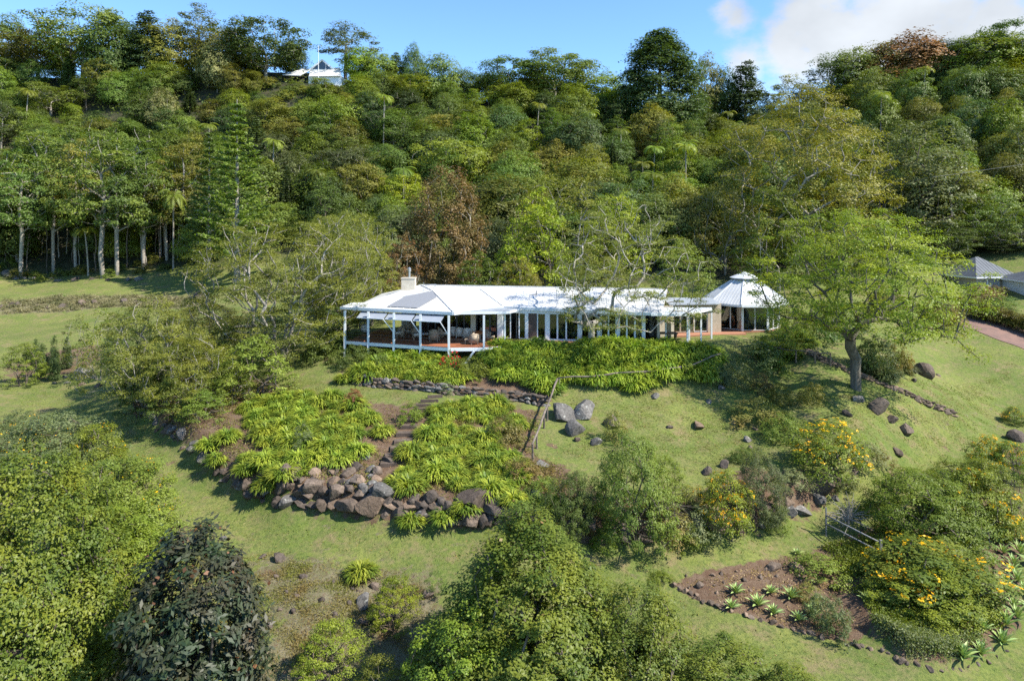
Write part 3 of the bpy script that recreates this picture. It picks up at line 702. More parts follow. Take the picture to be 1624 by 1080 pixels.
# ------------------------------------------------------------------ main house
house = thing('house', 'long low white-roofed house with glass doors and a timber deck on the knoll', 'house', (-2, 58, 0))
Lc, Bc, Cc, Ac, Dc, R0, R1, ER = E(561, 487, 2.75), E(719, 494.5, 2.75), E(798, 485.5, 2.75), E(686.5, 461, 3.75), E(762, 458.5, 3.68), E(668, 452.4, 3.85), E(1058, 459, 3.7), E(1050, 496, 2.6)
LB, EB = np.array([-13, 68.5, 2.7]), np.array([16, 70, 2.6])
mb = MB()
for f in ([Lc, Bc, Ac], [Lc, Ac, R0], [Bc, Cc, Dc, Ac], [Ac, Dc, R0], [Cc, ER, R1], [Cc, R1, R0], [Cc, R0, Dc], [Lc, R0, LB], [R0, R1, EB], [R0, EB, LB]):
    mb.prism(f, (0, 0, -.09))
roof = mb.build('roof', M['roof'], house)
mb = MB()
for f in ([Bc, Cc, Dc, Ac], [Lc, Bc, Ac], [Cc, ER, R1], [Cc, R1, R0]): ribs(mb, f, .6, .05, .03)
setp(mb.build('rib', M['roofg'], roof), kind='stuff')
up_ = np.array([0, 0, .04])
mb = MB()
for a, b in ((Ac, Bc), (Dc, Cc), (R0, R1), (R0, Lc), (Ac, Lc), (Ac, R0)): mb.beam(a + up_, b + up_, .16, .05)
mb.build('ridge_cap', M['roofg'], roof)
sm = [on_plane(u, v, Lc, Bc, Ac) + np.array([0, 0, .05]) for u, v in ((614, 487.2), (662, 489.6), (692.5, 472), (685.8, 463), (643, 471))]
mb = MB(); mb.prism(sm, (0, 0, .03)); mat_ = mb.build('solar_mat', M['solar'], roof)
mb = MB()
for a, b in ((Lc, Bc), (Bc, Cc), (Cc, ER)):
    d = unit(b - a); o_ = np.array([d[1], -d[0], 0]) * .06
    mb.beam(a + o_ + (0, 0, -.14), b + o_ + (0, 0, -.14), .12, .24)
mb.build('fascia', M['post'], house)
PL = E(539, 487, 2.7)
mb = MB(); mb.prism([PL, Lc - (0, 0, .05), Lc + (.3, 3.5, -.05), PL + (.3, 3.2, 0)], (0, 0, -.2)); mb.build('flat_eave', M['post'], house)
mb = MB(); mb.prism([E(722, 496.5, 2.6), E(806, 495.5, 2.6), E(823, 490.5, 2.6), E(748, 489, 2.6)], (0, 0, .10)); aw = mb.build('porch_roof', M['grey'], house)
mb = MB(); a, b, c = E(720, 497, 2.58), E(807, 496, 2.58), E(826, 490, 2.58)
mb.beam(a, b, .1, .18).beam(b, c, .1, .18); mb.build('fascia', M['white'], house)
mb = MB(); mb.prism([Lc + (1, .6, -.25), Bc + (-.3, .6, -.25), Cc + (-.5, .5, -.25), (-4, 63.5, 2.5), (-11, 66.5, 2.5)], (0, 0, .05)); mb.build('ceiling', M['white'], house)
# deck
L0, C1, C2 = np.array([-13.95, 57, 0]), np.array([-4.87, 53.88, 0]), np.array([-2.24, 54.0, 0])
FA, FB = np.array([-1.2, 57.85, 0]), np.array([12.1, 56.05, 0])
W0, W1 = np.array([-8.1, 61.1, 0]), np.array([-3.45, 58.3, 0])
mb = MB(); mb.prism([L0, C1, C2, (-.9, 54.6, 0), (.9, 57.3, 0), FA + (0, .3, 0), W1 + (0, .3, 0), W0 + (0, .3, 0), (-12.2, 62.8, 0)], (0, 0, -.12)); mb.build('deck', M['deck'], house)
mb = MB(); mb.beam(L0 + (0, -.05, -.16), C1 + (0, -.05, -.16), .08, .26).beam(C1 + (.04, -.05, -.16), C2 + (.05, -.05, -.16), .08, .26).beam(C2 + (.05, 0, -.16), (-.85, 54.6, -.16), .08, .26)
mb.build('deck_fascia', M['white'], house)
mb = MB(); mb.prism([FA + (0, -.02, -.02), FB + (0, -.02, -.02), FB + (.1, -.9, -.02), FA + (0, -.9, -.02)], (0, 0, -.12)); mb.build('step', M['pave'], house)
posts = [547.5, 584.5, 625, 667, 712]
for u in posts:
    p = on_line(u, L0, C1); mb = MB(); zt = 2.5; zb = g1(p[0], p[1]) - .2
    mb.beam((p[0], p[1] - .1, zb), (p[0], p[1] - .1, zt), .17); mb.build('post', M['post'], house)
for u, v in ((767.5, 550.5), (800.5, 543.5)):
    p = E(u, v, 0); mb = MB(); mb.beam((p[0], p[1], g1(p[0], p[1]) - .3), (p[0], p[1], 2.5), .16); mb.build('post', M['post'], house)
mb = MB(); mb.beam((-3.0, 53.8, -.3), (-4.0, 53.9, -1.7), .14); mb.build('under_deck_brace', M['post'], house)
mb = MB()
for z in (.35, .62, .95):
    mb.beam(L0 + (.1, 0, z), C1 + (0, 0, z), .025).beam(C1 + (0, 0, z), C2 + (0, 0, z), .025).beam(L0 + (.1, 0, z), (-12.2, 62.6, z), .025)
mb.build('rail_wire', M['dgrey'], house)
# blinds hung from the eave and propped out
for (u0, u1), (pu) in zip(((573, 617), (617, 661), (661, 707)), (625, 667, 712)):
    a, b = on_line(u0, Lc, Bc) + (0, .05, -.35), on_line(u1, Lc, Bc) + (-.12, .05, -.35)
    n_ = np.array([-.33, -.95, 0]) * .75 + np.array([0, 0, -.42])
    mb = MB(); mb.prism([a, b, b + n_, a + n_], (0, 0, -.03)); bl = mb.build('blind', M['blind'], house)
    mb = MB()
    mb.beam(a + n_, b + n_, .05); pp = on_line(pu, L0, C1)
    mb.beam(b + n_, (pp[0], pp[1] - .15, .95), .05); mb.build('blind_arm', M['white'], bl)

def opening(mb_host, a, b, z0, z1, parent, pane=True, fm='white', fw=.042):
    """one glazed leaf: frame part with its pane as a sub-part"""
    d = unit(b - a); m_ = MB(); h = np.array([0, 0, 1.])
    m_.beam(a + h * (z0 + fw / 2), b + h * (z0 + fw / 2), .09, fw).beam(a + h * (z1 - fw / 2), b + h * (z1 - fw / 2), .09, fw)
    for p in (a + d * fw / 2, b - d * fw / 2): m_.beam(p + h * (z0 + fw), p + h * (z1 - fw), .09, fw)
    f_ = m_.build('window_frame', M[fm], parent)
    if pane:
        n_ = np.array([d[1], -d[0], 0]) * .006; g_ = MB()
        q = [a + d * fw + h * (z0 + fw), b - d * fw + h * (z0 + fw), b - d * fw + h * (z1 - fw), a + d * fw + h * (z1 - fw)]
        g_.prism(q, n_); g_.build('pane', M['glass'], f_)
segs = [('post', 789, 797), ('glass', 797, 810), ('glass', 823, 833.5), ('post', 833.5, 838), ('brick', 838, 851.5), ('glass', 852, 865.5), ('post', 865.5, 871), ('glass', 871, 884), ('glass', 884, 898), ('glass', 898, 917), ('post', 917, 922),
        ('glass', 922, 935), ('glass', 935, 948), ('post', 948, 953), ('glass', 953, 965), ('glass', 965, 977), ('post', 977, 982), ('glass', 982, 994), ('glass', 994, 1007), ('glass', 1007, 1019), ('post', 1019, 1023.5)]
fd = unit(FB - FA)
for k, u0, u1 in segs:
    a, b = on_line(u0, FA, FB), on_line(u1, FA, FB)
    if k == 'glass': opening(None, a, b, .06, 2.2, house)
    else:
        mb = MB(); mb.beam(a + (0, 0, 1.12), b + (0, 0, 1.12), .2 if k == 'post' else .12, 2.16); mb.build('wall_pier', M['white' if k == 'post' else 'brick'], house)
mb = MB(); a, b = on_line(789, FA, FB), on_line(1023.5, FA, FB)
mb.beam(a + (0, 0, 2.36), b + (0, 0, 2.36), .16, .30); mb.build('lintel', M['white'], house)
mb = MB(); a2, b2 = on_line(838, FA, FB), b
mb.beam(a2 + (0, -.03, .02), b2 + (0, -.03, .02), .24, .07); mb.build('sill', M['white'], house)
mb = MB(); mb.beam(a2 + (0, .02, -.25), b2 + (0, .02, -.25), .2, .46); mb.build('plinth', M['brick'], house)
# pavilion glass wall and the recess beside it
wn = 7
for i in range(wn):
    a, b = W0 + (W1 - W0) * i / wn, W0 + (W1 - W0) * (i + 1) / wn; opening(None, a, b, .05, 2.3, house, fm='dgrey', fw=.06)
mb = MB(); mb.beam(W0 + (0, 0, 2.42), W1 + (0, 0, 2.42), .15, .2); mb.build('lintel', M['cream'], house)
mb = MB(); mb.beam(W1 + (.15, -.1, 0), W1 + (.15, -.1, 2.5), .42); mb.build('column', M['cream'], house)
mb = MB(); mb.beam(W0 + (-.1, .1, 0), W0 + (-.1, .1, 2.5), .2); mb.build('column', M['cream'], house)
for i in range(3):
    a, b = W1 + (.4, .5, 0), FA + (-.1, .2, 0); opening(None, a + (b - a) * i / 3, a + (b - a) * (i + 1) / 3, .05, 2.3, house, fm='dgrey', fw=.06)
# shell behind the glass
mb = MB(); H2 = 2.5
mb.prism([W0 + (0, .1, -.15), W1 + (.3, .6, -.15), FA + (0, .12, -.15), FB + (-.1, .12, -.15), (13.2, 66, -.15), (-8, 68, -.15)], (0, 0, .12)); mb.build('interior_floor', M['ifloor'], house)
mb = MB(); mb.beam((-8, 68, 1.25), (13.2, 66, 1.25), .2, 2.6).beam((-8.1, 61.3, 1.25), (-8, 68, 1.25), .2, 2.6).beam((5.2, 57.3, 1.25), (5.6, 66.4, 1.25), .12, 2.6).beam((.4, 58.4, 1.25), (.8, 66.9, 1.25), .12, 2.6).beam((9.2, 57, 1.25), (9.6, 66, 1.25), .12, 2.6)
mb.beam((.8, 62.5, 1.25), (13, 61.5, 1.25), .12, 2.6); mb.build('interior_wall', M['interior'], house)
mb = MB(); mb.beam(FB + (-.05, .1, 1.15), (13.3, 66, 1.15), .2, 3.0).beam((13.2, 58.9, 1.15), (13.7, 58.9, 1.15), .2, 3.0); mb.prism([EX(ER, (.0, .4, -.1)), R1 + (-.1, 0, -.12), EB + (-.4, -.4, -.1)], (.12, 0, 0)); mb.build('end_wall', M['beige'], house)
# chimney
cp = np.array([-9.55, 63.2, 0]); mb = MB(); mb.box(cp + (0, 0, 2.2), (.62, .45, 2.45)); ch = mb.build('chimney', M['cream'], house)
mb = MB(); mb.box(cp + (0, 0, 4.69), (.66, .49, .04)); mb.build('cap', M['cream'], ch)
mb = MB(); mb.lathe(cp + (.05, 0, 4.73), [(.11, 0), (.11, .55), (.16, .55), (.17, .85), (.05, .95)], 12); mb.build('flue', M['steel'], ch, smooth=False)
mb = MB(); p = on_plane(850, 469, Cc, ER, R1); mb.tube([p, p + (.02, 0, .25), p + (.04, 0, .42)], .03, 6).tube([p + (-.5, 0, .06), p + (.12, 0, .12)], .04, 6); mb.build('roof_vent', M['dgrey'], house)
mb = MB(); p = on_plane(672, 462, Lc, Ac, R0); mb.tube([p, p + (0, 0, .8)], .02, 5).tube([p + (.5, 0, .1), p + (.1, 0, .6)], .02, 5).tube([p + (.8, .2, .2), p + (1.1, .2, .6)], .02, 5); mb.beam(p + (.1, 0, .6), p + (1.1, .2, .6), .03); mb.build('aerial', M['grey'], house)
# link wing, right of the end wall
mb = MB(); l0, l1 = E(1030, 532, 0), E(1068, 531, 0)
mb.beam(l0 + (0, 0, 1.2), l1 + (0, 0, 1.2), .2, 2.7); mb.build('garden_wall', M['cream'], house)
mb = MB(); k0, k1, k2 = E(1068, 528, 0), E(1122, 526.5, 0), E(1143, 526, 0)
mb.beam(k1 + (0, 0, 1.2), k2 + (0, 0, 1.2), .2, 2.7).beam(k0 + (0, 0, 2.35), k1 + (0, 0, 2.35), .2, .4); mb.build('link_wall', M['beige'], house)
for i in range(5): opening(None, k0 + (k1 - k0) * i / 5, k0 + (k1 - k0) * (i + 1) / 5, .05, 2.15, house, fm=('beige' if i < 3 else 'white'))
mb = MB(); mb.prism([k0 + (-.5, -.6, 2.6), k1 + (.6, -.5, 2.6), k2 + (-.2, -.4, 2.6), k2 + (-.2, 2.4, 2.8), k0 + (-.3, 3, 2.8)], (0, 0, -.1)); mb.build('link_roof', M['grey'], house)
mb = MB(); mb.beam(k0 + (.3, 2.2, 1.2), k2 + (.3, 2.2, 1.2), .2, 2.6); mb.build('interior_wall', M['interior'], house)
mb = MB(); mb.prism([k0 + (0, -1.3, -.02), k2 + (2, -.9, -.02), k2 + (2, 1.5, -.02), k0 + (0, 1.5, -.02)], (0, 0, -.15)); mb.build('step', M['pave'], house)
# pergola
pg = thing('pergola', 'white pergola with slats and scalloped shade cloth between house and pavilion', 'pergola', (14.5, 56.5, 0))
f0, f1, b1, b0 = np.array([11.2, 54.9, 2.42]), np.array([14.1, 54.9, 2.42]), np.array([17.0, 58.2, 2.45]), np.array([12.9, 58.4, 2.45])
for p in (f1, f1 + (b1 - f1) * .55, b1, f1 + (-1.2, 2.4, 0), b1 + (-1.9, 0, 0)):
    mb = MB(); mb.beam((p[0], p[1], g1(p[0], p[1]) - .2), (p[0], p[1], 2.4), .13); mb.build('post', M['white'], pg)
for a, b in ((f0, f1), (f1, b1), (b0, b1), (f0, b0)): mb = MB(); mb.beam(a, b, .09, .18); mb.build('beam', M['white'], pg)
for i in range(11):
    t = (i + .5) / 11; a, b = f0 + (b0 - f0) * t + (0, 0, .13), f1 + (b1 - f1) * t + (.12, 0, .13); mb = MB(); mb.beam(a, b, .06, .09); mb.build('slat', M['white'], pg)
Vv = []; Ff = []; nu, nv = 24, 6
for i in range(nu + 1):
    for j in range(nv + 1):
        t, s = i / nu, j / nv; p = (f0 * (1 - t) + f1 * t) * (1 - s) + (b0 * (1 - t) + b1 * t) * s; Vv.append(p + (0, 0, .02 - .13 * abs(sin(t * pi * 5))))
for i in range(nu):
    for j in range(nv): a = i * (nv + 1) + j; Ff.append((a, a + 1, a + nv + 2, a + nv + 1))
mb = MB(); mb.raw(Vv, Ff); mb.build('shade_cloth', M['white'], pg, smooth=True)

# ------------------------------------------------------------------ octagonal pavilion
gc = np.array([22.0, 64.6, 0]); gz = thing('garden_pavilion', 'eight-sided white pavilion with a two-tier steel roof and sliding glass doors', 'pavilion', gc)
def ring(c, r_, z, ph=pi / 8, n=8, sx=1.): return [np.array([c[0] + sx * r_ * cos(ph + k * 2 * pi / n), c[1] + r_ * sin(ph + k * 2 * pi / n), z]) for k in range(n)]
e_, t_ = ring(gc, 3.95, 2.45), ring(gc, 1.1, 4.4); mb = MB(); rb = MB()
for k in range(8):
    k2 = (k + 1) % 8; q = [e_[k], e_[k2], t_[k2], t_[k]]; mb.prism(q, (0, 0, -.08)); ribs(rb, q, .30, .04, .022)
ro = mb.build('roof', M['roofg'], gz); setp(rb.build('rib', M['roof'], ro), kind='stuff')
mb = MB(); mb.prism(ring(gc, 1.0, 4.25), (0, 0, .4)); mb.build('lantern_band', M['grey'], ro)
e2 = ring(gc, 1.35, 4.62); mb = MB(); ap = gc + (0, 0, 5.2)
for k in range(8): mb.prism([e2[k], e2[(k + 1) % 8], ap], (0, 0, -.05))
mb.build('lantern_roof', M['roofg'], ro)
mb = MB()
for k in range(8): mb.beam(e_[k] + up_, t_[k] + up_, .12, .05); mb.beam(e_[k] + (0, 0, -.12), e_[(k + 1) % 8] + (0, 0, -.12), .1, .16)
mb.build('gutter', M['white'], ro)
w_ = ring(gc, 3.0, 0)
for k in range(8):
    a, b = w_[k], w_[(k + 1) % 8]; mb = MB(); mb.beam(a, a + (0, 0, 2.4), .2); mb.build('post', M['white'], gz)
    ym = (a[1] + b[1]) / 2
    if ym < gc[1] + .5:
        m_ = (a + b) / 2; opening(None, a, m_, .08, 2.25, gz); opening(None, m_, b, .08, 2.25, gz)
        mb = MB(); mb.beam(a + (0, 0, 2.33), b + (0, 0, 2.33), .12, .18); mb.build('lintel', M['white'], gz)
    else:
        mb = MB(); mb.beam(a + (0, 0, 1.2), b + (0, 0, 1.2), .15, 2.45); mb.build('wall', M['beige'], gz)
mb = MB(); mb.prism(ring(gc, 3.3, -.3), (0, 0, .32)); mb.build('floor', M['pave'], gz)
Vv = []; Ff = []
for sgn, x0 in ((1, 20.5), (1, 21.9)):
    o_ = len(Vv)
    for i in range(25):
        x = x0 + i * .055; yy = 62.3 + .06 * sin(i * 2.1)
        Vv += [(x, yy, .1), (x, yy, 2.2)]
    for i in range(24): Ff.append((o_ + 2 * i, o_ + 2 * i + 2, o_ + 2 * i + 3, o_ + 2 * i + 1))
mb = MB(); mb.raw(Vv, Ff); mb.build('curtain', M['curtain'], gz)

# ------------------------------------------------------------------ hilltop house
hp = P(515, 121, 183); hh = thing('hilltop_house', 'white-roofed house with a glazed gable standing on the wooded ridge', 'house', hp)
Yh = 182.5
def H_(u, v, dy=0): return P(u, v, Yh + dy)
mb = MB(); mb.prism([H_(490, 121), H_(541, 120.5), H_(539, 107.5, 6), H_(492, 111, 6)], (0, 0, -.15)).prism([H_(448, 119, 1), H_(476, 120, 0), H_(492, 111, 6), H_(480, 109.5, 6)], (0, 0, -.15)); mb.build('roof', M['roof'], hh)
g0 = [H_(493, 111.5, 5), H_(529, 111.5, 5), H_(511, 95.5, 5)]
mb = MB(); mb.beam(g0[0] - (.6, 0, .35), g0[2], .5, .45).beam(g0[1] + (.6, 0, -.35), g0[2], .5, .45).beam(g0[0], g0[1], .3, .3); gf = mb.build('gable_frame', M['white'], hh)
mb = MB(); mb.prism([g0[0] + (.2, .1, 0), g0[1] + (-.2, .1, 0), g0[2] + (0, .1, -.3)], (0, .03, 0)); mb.build('pane', M['glass'], gf)
mb = MB()
for t in (.33, .66): x = g0[0] + (g0[1] - g0[0]) * t; mb.beam(x, (x[0], x[1], g0[2][2] - abs(t - .5) * 5.2 - .1), .12)
mb.build('mullion', M['white'], gf)
mb = MB(); mb.prism([g0[0], g0[2], g0[2] + (0, 9, 0), g0[0] + (0, 9, 0)], (0, 0, .12)).prism([g0[2], g0[1], g0[1] + (0, 9, 0), g0[2] + (0, 9, 0)], (0, 0, .12)); mb.build('gable_roof', M['roof'], hh)
mb = MB(); mb.box(hp + (0, 3.2, -1.4), (4.4, 3, 1.5)); mb.build('wall', M['white'], hh)
mb = MB(); mb.prism([g0[0] + (.3, 4, 0), g0[1] + (-.3, 4, 0), g0[2] + (0, 4, -.4)], (0, .1, 0)); mb.build('interior_wall', M['navy'], hh)
fp = P(505, 124, 181); flag = thing('flagpole', 'thin white flagpole in front of the hilltop house', 'flagpole', fp)
mb = MB(); mb.tube([fp + (0, 0, -1), fp + (0, 0, 8.2)], [.09, .06], 8); mb.build('pole', M['white'], flag); mb = MB(); mb.lathe(fp + (0, 0, 8.2), [(.05, 0), (.14, .1), (.05, .25)], 8); mb.build('finial', M['white'], flag)

# ------------------------------------------------------------------ outbuildings by the driveway
def hip_house(name, label, c, hx, hy, wall_h, rise, ang, roofm, wallm, over=.5, win=()):
    t = thing(name, label, 'house', c); ca, sa = cos(ang), sin(ang)
    def q(x, y, z): return np.array([c[0] + x * ca - y * sa, c[1] + x * sa + y * ca, c[2] + z])
    mb = MB(); mb.prism([q(-hx, -hy, -1), q(hx, -hy, -1), q(hx, hy, -1), q(-hx, hy, -1)], (0, 0, wall_h + 1)); mb.build('wall', wallm, t)
    ex, ey = hx + over, hy + over; rl = max(0, hx - hy) + .01
    c_ = [q(-ex, -ey, wall_h), q(ex, -ey, wall_h), q(ex, ey, wall_h), q(-ex, ey, wall_h)]; r0, r1 = q(-rl, 0, wall_h + rise), q(rl, 0, wall_h + rise)
    mb = MB(); rb = MB()
    for f in ([c_[0], c_[1], r1, r0], [c_[1], c_[2], r1], [c_[2], c_[3], r0, r1], [c_[3], c_[0], r0]): mb.prism(f, (0, 0, .08)); ribs(rb, [p + (0, 0, .08) for p in f], .5, .05, .03)
    ro = mb.build('roof', roofm, t); setp(rb.build('rib', roofm, ro), kind='stuff')
    mb = MB()
    for i in range(4): mb.beam(c_[i] + (0, 0, -.03), c_[(i + 1) % 4] + (0, 0, -.03), .12, .16)
    mb.build('gutter', M['white'], ro)
    for x0, x1, z0, z1 in win: opening(None, q(x0, -hy - .03, 0), q(x1, -hy - .03, 0), c[2] * 0 + z0, z1, t)
    return t
hip_house('garage_building', 'square building with slate-blue hipped roof among trees at the right edge', np.array([59.9, 88, 1.0]), 2.8, 2.6, 1.95, 2.3, R(12), M['roofd'], M['beige'], win=((-1.2, .6, .8, 1.7),))
hip_house('white_cottage', 'white-walled cottage with grey hipped roof cut by the right edge', np.array([65.6, 82, .8]), 4.6, 3, 2.0, 1.5, R(-8), M['roofd'], M['white'], win=((-3.9, -2.9, .8, 1.8), (-2.3, -1.1, .8, 1.8)))

# ------------------------------------------------------------------ driveway
dl = [hit(u, v) for u, v in ((1416, 487), (1450, 494), (1500, 507), (1560, 530), (1600, 545), (1640, 561))]
du = [hit(u, v) for u, v in ((1428, 482), (1468, 486), (1520, 497), (1580, 510), (1612, 519), (1650, 530))]
Vv = []; Ff = []; nt_, ns_ = 50, 8
def lerpl(L_, t):
    x = t * (len(L_) - 1); i = min(int(x), len(L_) - 2); return L_[i] + (L_[i + 1] - L_[i]) * (x - i)
for i in range(nt_ + 1):
    a, b = lerpl(dl, i / nt_), lerpl(du, i / nt_)
    for j in range(ns_ + 1):
        p = a + (b - a) * j / ns_; Vv.append((p[0], p[1], g1(p[0], p[1]) + .04))
for i in range(nt_):
    for j in range(ns_): a = i * (ns_ + 1) + j; Ff.append((a, a + ns_ + 1, a + ns_ + 2, a + 1))
mb = MB(); mb.raw(Vv, Ff); setp(mb.build('driveway', M['road'], smooth=True), 'red-brown driveway curving down on the right', kind='structure')

# ------------------------------------------------------------------ deck furniture
def wicker_chair(loc, rz, label, s=1., m='wicker', cat='chair', group=None, cush=True):
    t = thing('wicker_chair', label, cat, loc, (0, 0, rz), (s, s, s), group); m = M[m]; z0 = np.zeros(3)
    mb = MB(); mb.prism([(-.33, -.33, .3), (.33, -.33, .3), (.30, .3, .3), (-.30, .3, .3)], (0, 0, .1)); mb.build('seat', m, t, base=z0)
    V = []; Fq = []; n = 15
    for i in range(n):
        a = R(-10 + 200 * i / (n - 1)); x, y = .37 * cos(a), .05 + .34 * sin(a); h = .62 + .30 * max(0, sin(a)) ** .7
        for r_, z in ((1, .12), (1.12, h), (.98, h - .02), (.86, .14)): V.append((x * r_, y * r_, z))
    for i in range(n - 1):
        for k in range(4): Fq.append((i * 4 + k, i * 4 + (k + 1) % 4, i * 4 + 4 + (k + 1) % 4, i * 4 + 4 + k))
    Fq += [(3, 2, 1, 0), tuple((n - 1) * 4 + k for k in range(4))]
    mb = MB(); mb.raw(V, Fq); mb.build('backrest', m, t, base=z0, smooth=True)
    for x, y in ((-.3, -.28), (.3, -.28), (-.26, .28), (.26, .28)): mb = MB(); mb.tube([(x, y, 0), (x, y, .32)], .03, 6); mb.build('leg', m, t, base=z0)
    if cush: mb = MB(); mb.prism([(-.28, -.3, .4), (.28, -.3, .4), (.26, .22, .4), (-.26, .22, .4)], (0, 0, .1)); mb.build('cushion', M['cushion'], t, base=z0)
    return t
def dz(u, v): return E(u, v, 0.0)
gL = 'wicker armchairs on the deck'
wicker_chair(dz(633, 536), R(-60), 'wicker armchair with white cushion, leftmost of the deck lounge chairs', 1.15, group=gL)
wicker_chair(dz(646, 533), R(-20), 'wicker armchair with a pale cushion facing the coffee table from behind', 1.1, group=gL)
wicker_chair(dz(661, 538), R(20), 'low wicker armchair beside the small white coffee table', 1.0, group=gL)
wicker_chair(dz(689, 541), R(175), 'wicker armchair turned with its back to the view, right of the coffee table', 1.15, group=gL)
wicker_chair(dz(703, 537), R(100), 'wicker armchair against the post, right of the lounge group', 1.1, group=gL)
wicker_chair(dz(744, 545), R(-90), 'wicker dining chair on the left of the round table', 1.05, cush=False, group=gL)
wicker_chair(dz(752, 546), R(190), 'wicker dining chair in front of the round table', 1.0, cush=False, group=gL)
wicker_chair(dz(777, 541), R(80), 'wicker dining chair on the right of the round table', 1.05, cush=False, group=gL)
wicker_chair(dz(768, 536), R(0), 'wicker dining chair behind the round table', 1.0, cush=False, group=gL)
for i, (u, v, l) in enumerate(((719, 534, 'white dining chair at the long table by the glass, left one'), (729, 535, 'white dining chair at the long table by the glass, middle one'), (741, 536, 'white dining chair at the long table, nearest the cream column'))):
    wicker_chair(dz(u, v), R(180), l, 1.0, 'cushion', group='white chairs at the back of the deck')
p = dz(674, 537); ct = thing('coffee_table', 'small white coffee table between the wicker armchairs', 'table', p)
mb = MB(); mb.box((0, 0, .42), (.45, .3, .03)); mb.build('tabletop', M['white'], ct, base=np.zeros(3))
for x in (-.38, .38):
    for y in (-.24, .24): mb = MB(); mb.box((x, y, .2), (.03, .03, .2)); mb.build('leg', M['white'], ct, base=np.zeros(3))
p = dz(761, 541); dt = thing('round_table', 'round timber dining table among wicker chairs on the deck corner', 'table', p)
mb = MB(); mb.lathe((0, 0, .70), [(.62, 0), (.65, .02), (.65, .04), (.62, .06)], 24); mb.build('tabletop', M['orange'], dt, base=np.zeros(3))
mb = MB(); mb.lathe((0, 0, 0), [(.3, 0), (.28, .05), (.07, .12), (.07, .7)], 12); mb.build('pedestal', M['wicker'], dt, base=np.zeros(3))
p = dz(730, 532.5); lt = thing('long_table', 'long white table by the glass wall at the back of the deck', 'table', p)
mb = MB(); mb.box((0, 0, .73), (.95, .4, .03)); mb.build('tabletop', M['white'], lt, base=np.zeros(3))
for x in (-.85, .85): mb = MB(); mb.box((x, 0, .35), (.04, .35, .35)); mb.build('leg', M['white'], lt, base=np.zeros(3))
p = dz(579, 536); eg = thing('hanging_egg_chair', 'round hanging egg chair with pale cushion at the left end of the deck', 'chair', p)
mb = MB(); mb.lathe((0, 0, 0), [(.5, 0), (.5, .04), (.05, .06)], 20); mb.build('base', M['dgrey'], eg, base=np.zeros(3))
mb = MB(); mb.tube([(0, .5, .04)] + [(0, .15 + .55 * cos(a), 1.1 + 1.0 * sin(a)) for a in np.linspace(-1.0, 1.75, 12)], .035, 8); mb.build('stand', M['dgrey'], eg, base=np.zeros(3))
mb = MB()
for k in range(10):
    a = pi * k / 10; mb.tube([(.52 * sin(b) * cos(a), .52 * sin(b) * sin(a) + .05, 1.0 + .62 * cos(b)) for b in np.linspace(0, 2 * pi, 20)], .014, 4)
for zz in (-.35, -.1, .15, .38):
    rr = .52 * math.sqrt(1 - (zz / .62) ** 2); mb.tube([(rr * cos(a), rr * sin(a) + .05, 1.0 + zz) for a in np.linspace(pi * .9, pi * 2.1, 14)][:14], .014, 4)
mb.build('basket', M['dgrey'], eg, base=np.zeros(3))
mb = MB(); mb.lathe((0, .1, .45), [(.1, 0), (.36, .12), (.4, .25), (.36, .5), (.25, .7)], 14); mb.build('cushion', M['cushion'], eg, base=np.zeros(3), smooth=True)
# items seen through and beside the doors
p = on_line(858, FA, FB) + (.2, 1.0, 0); oc = thing('timber_armchair', 'orange timber chair standing behind the glass door', 'chair', p); z0 = np.zeros(3)
mb = MB(); mb.box((0, 0, .42), (.27, .27, .04)); mb.build('seat', M['orange'], oc, base=z0); mb = MB(); mb.box((0, .25, .82), (.27, .03, .38)); mb.build('backrest', M['orange'], oc, base=z0)
for x in (-.24, .24):
    for y in (-.24, .24): mb = MB(); mb.box((x, y, .2), (.03, .03, .2)); mb.build('leg', M['orange'], oc, base=z0)
p = on_line(905, FA, FB) + (0, 1.3, 0); so = thing('sofa', 'dark blue sofa behind the house glass doors', 'sofa', p)
mb = MB(); mb.box((0, 0, .3), (1.0, .42, .18)); mb.build('seat', M['navy'], so, base=z0); mb = MB(); mb.box((0, .38, .62), (1.0, .1, .3)); mb.build('backrest', M['navy'], so, base=z0)
mb = MB(); mb.box((-.9, -.02, .55), (.1, .35, .12)); mb.build('arm', M['navy'], so, base=z0); mb = MB(); mb.box((.9, -.02, .55), (.1, .35, .12)); mb.build('arm', M['navy'], so, base=z0)
p = E(1012, 545, -.2) ; p[2] = g1(p[0], p[1]); bch = thing('garden_chair', 'white slatted garden chair against the right glass doors', 'chair', p)
mb = MB(); mb.box((0, 0, .42), (.36, .24, .025)); mb.build('seat', M['white'], bch, base=z0)
for k in range(7): x = -.3 + .1 * k; mb = MB(); mb.beam((x, .22, .45), (x * .9, .27, .95 + .06 * cos(x * 4)), .035); mb.build('slat', M['white'], bch, base=z0)
mb = MB(); mb.tube([(-.33, .27, .9), (-.15, .28, 1.02), (.15, .28, 1.02), (.33, .27, .9)], .03, 6); mb.build('top_rail', M['white'], bch, base=z0)
for x in (-.33, .33):
    for y in (-.2, .22): mb = MB(); mb.box((x, y, .21 if y < 0 else .45), (.025, .025, .21 if y < 0 else .45)); mb.build('leg', M['white'], bch, base=z0)
p = E(1132, 524.5, 0); pt = thing('terracotta_urn', 'round terracotta urn against the beige wall left of the pavilion', 'urn', p)
mb = MB(); mb.lathe((0, 0, 0), [(.2, 0), (.38, .2), (.46, .45), (.38, .7), (.2, .82), (.26, .9)], 20); mb.build('body', M['terra'], pt, base=z0, smooth=True)
mb = MB(); mb.lathe((0, 0, .9), [(.27, 0), (.30, .03), (.30, .06), (.22, .07)], 20); mb.build('rim', M['terra'], pt, base=z0)
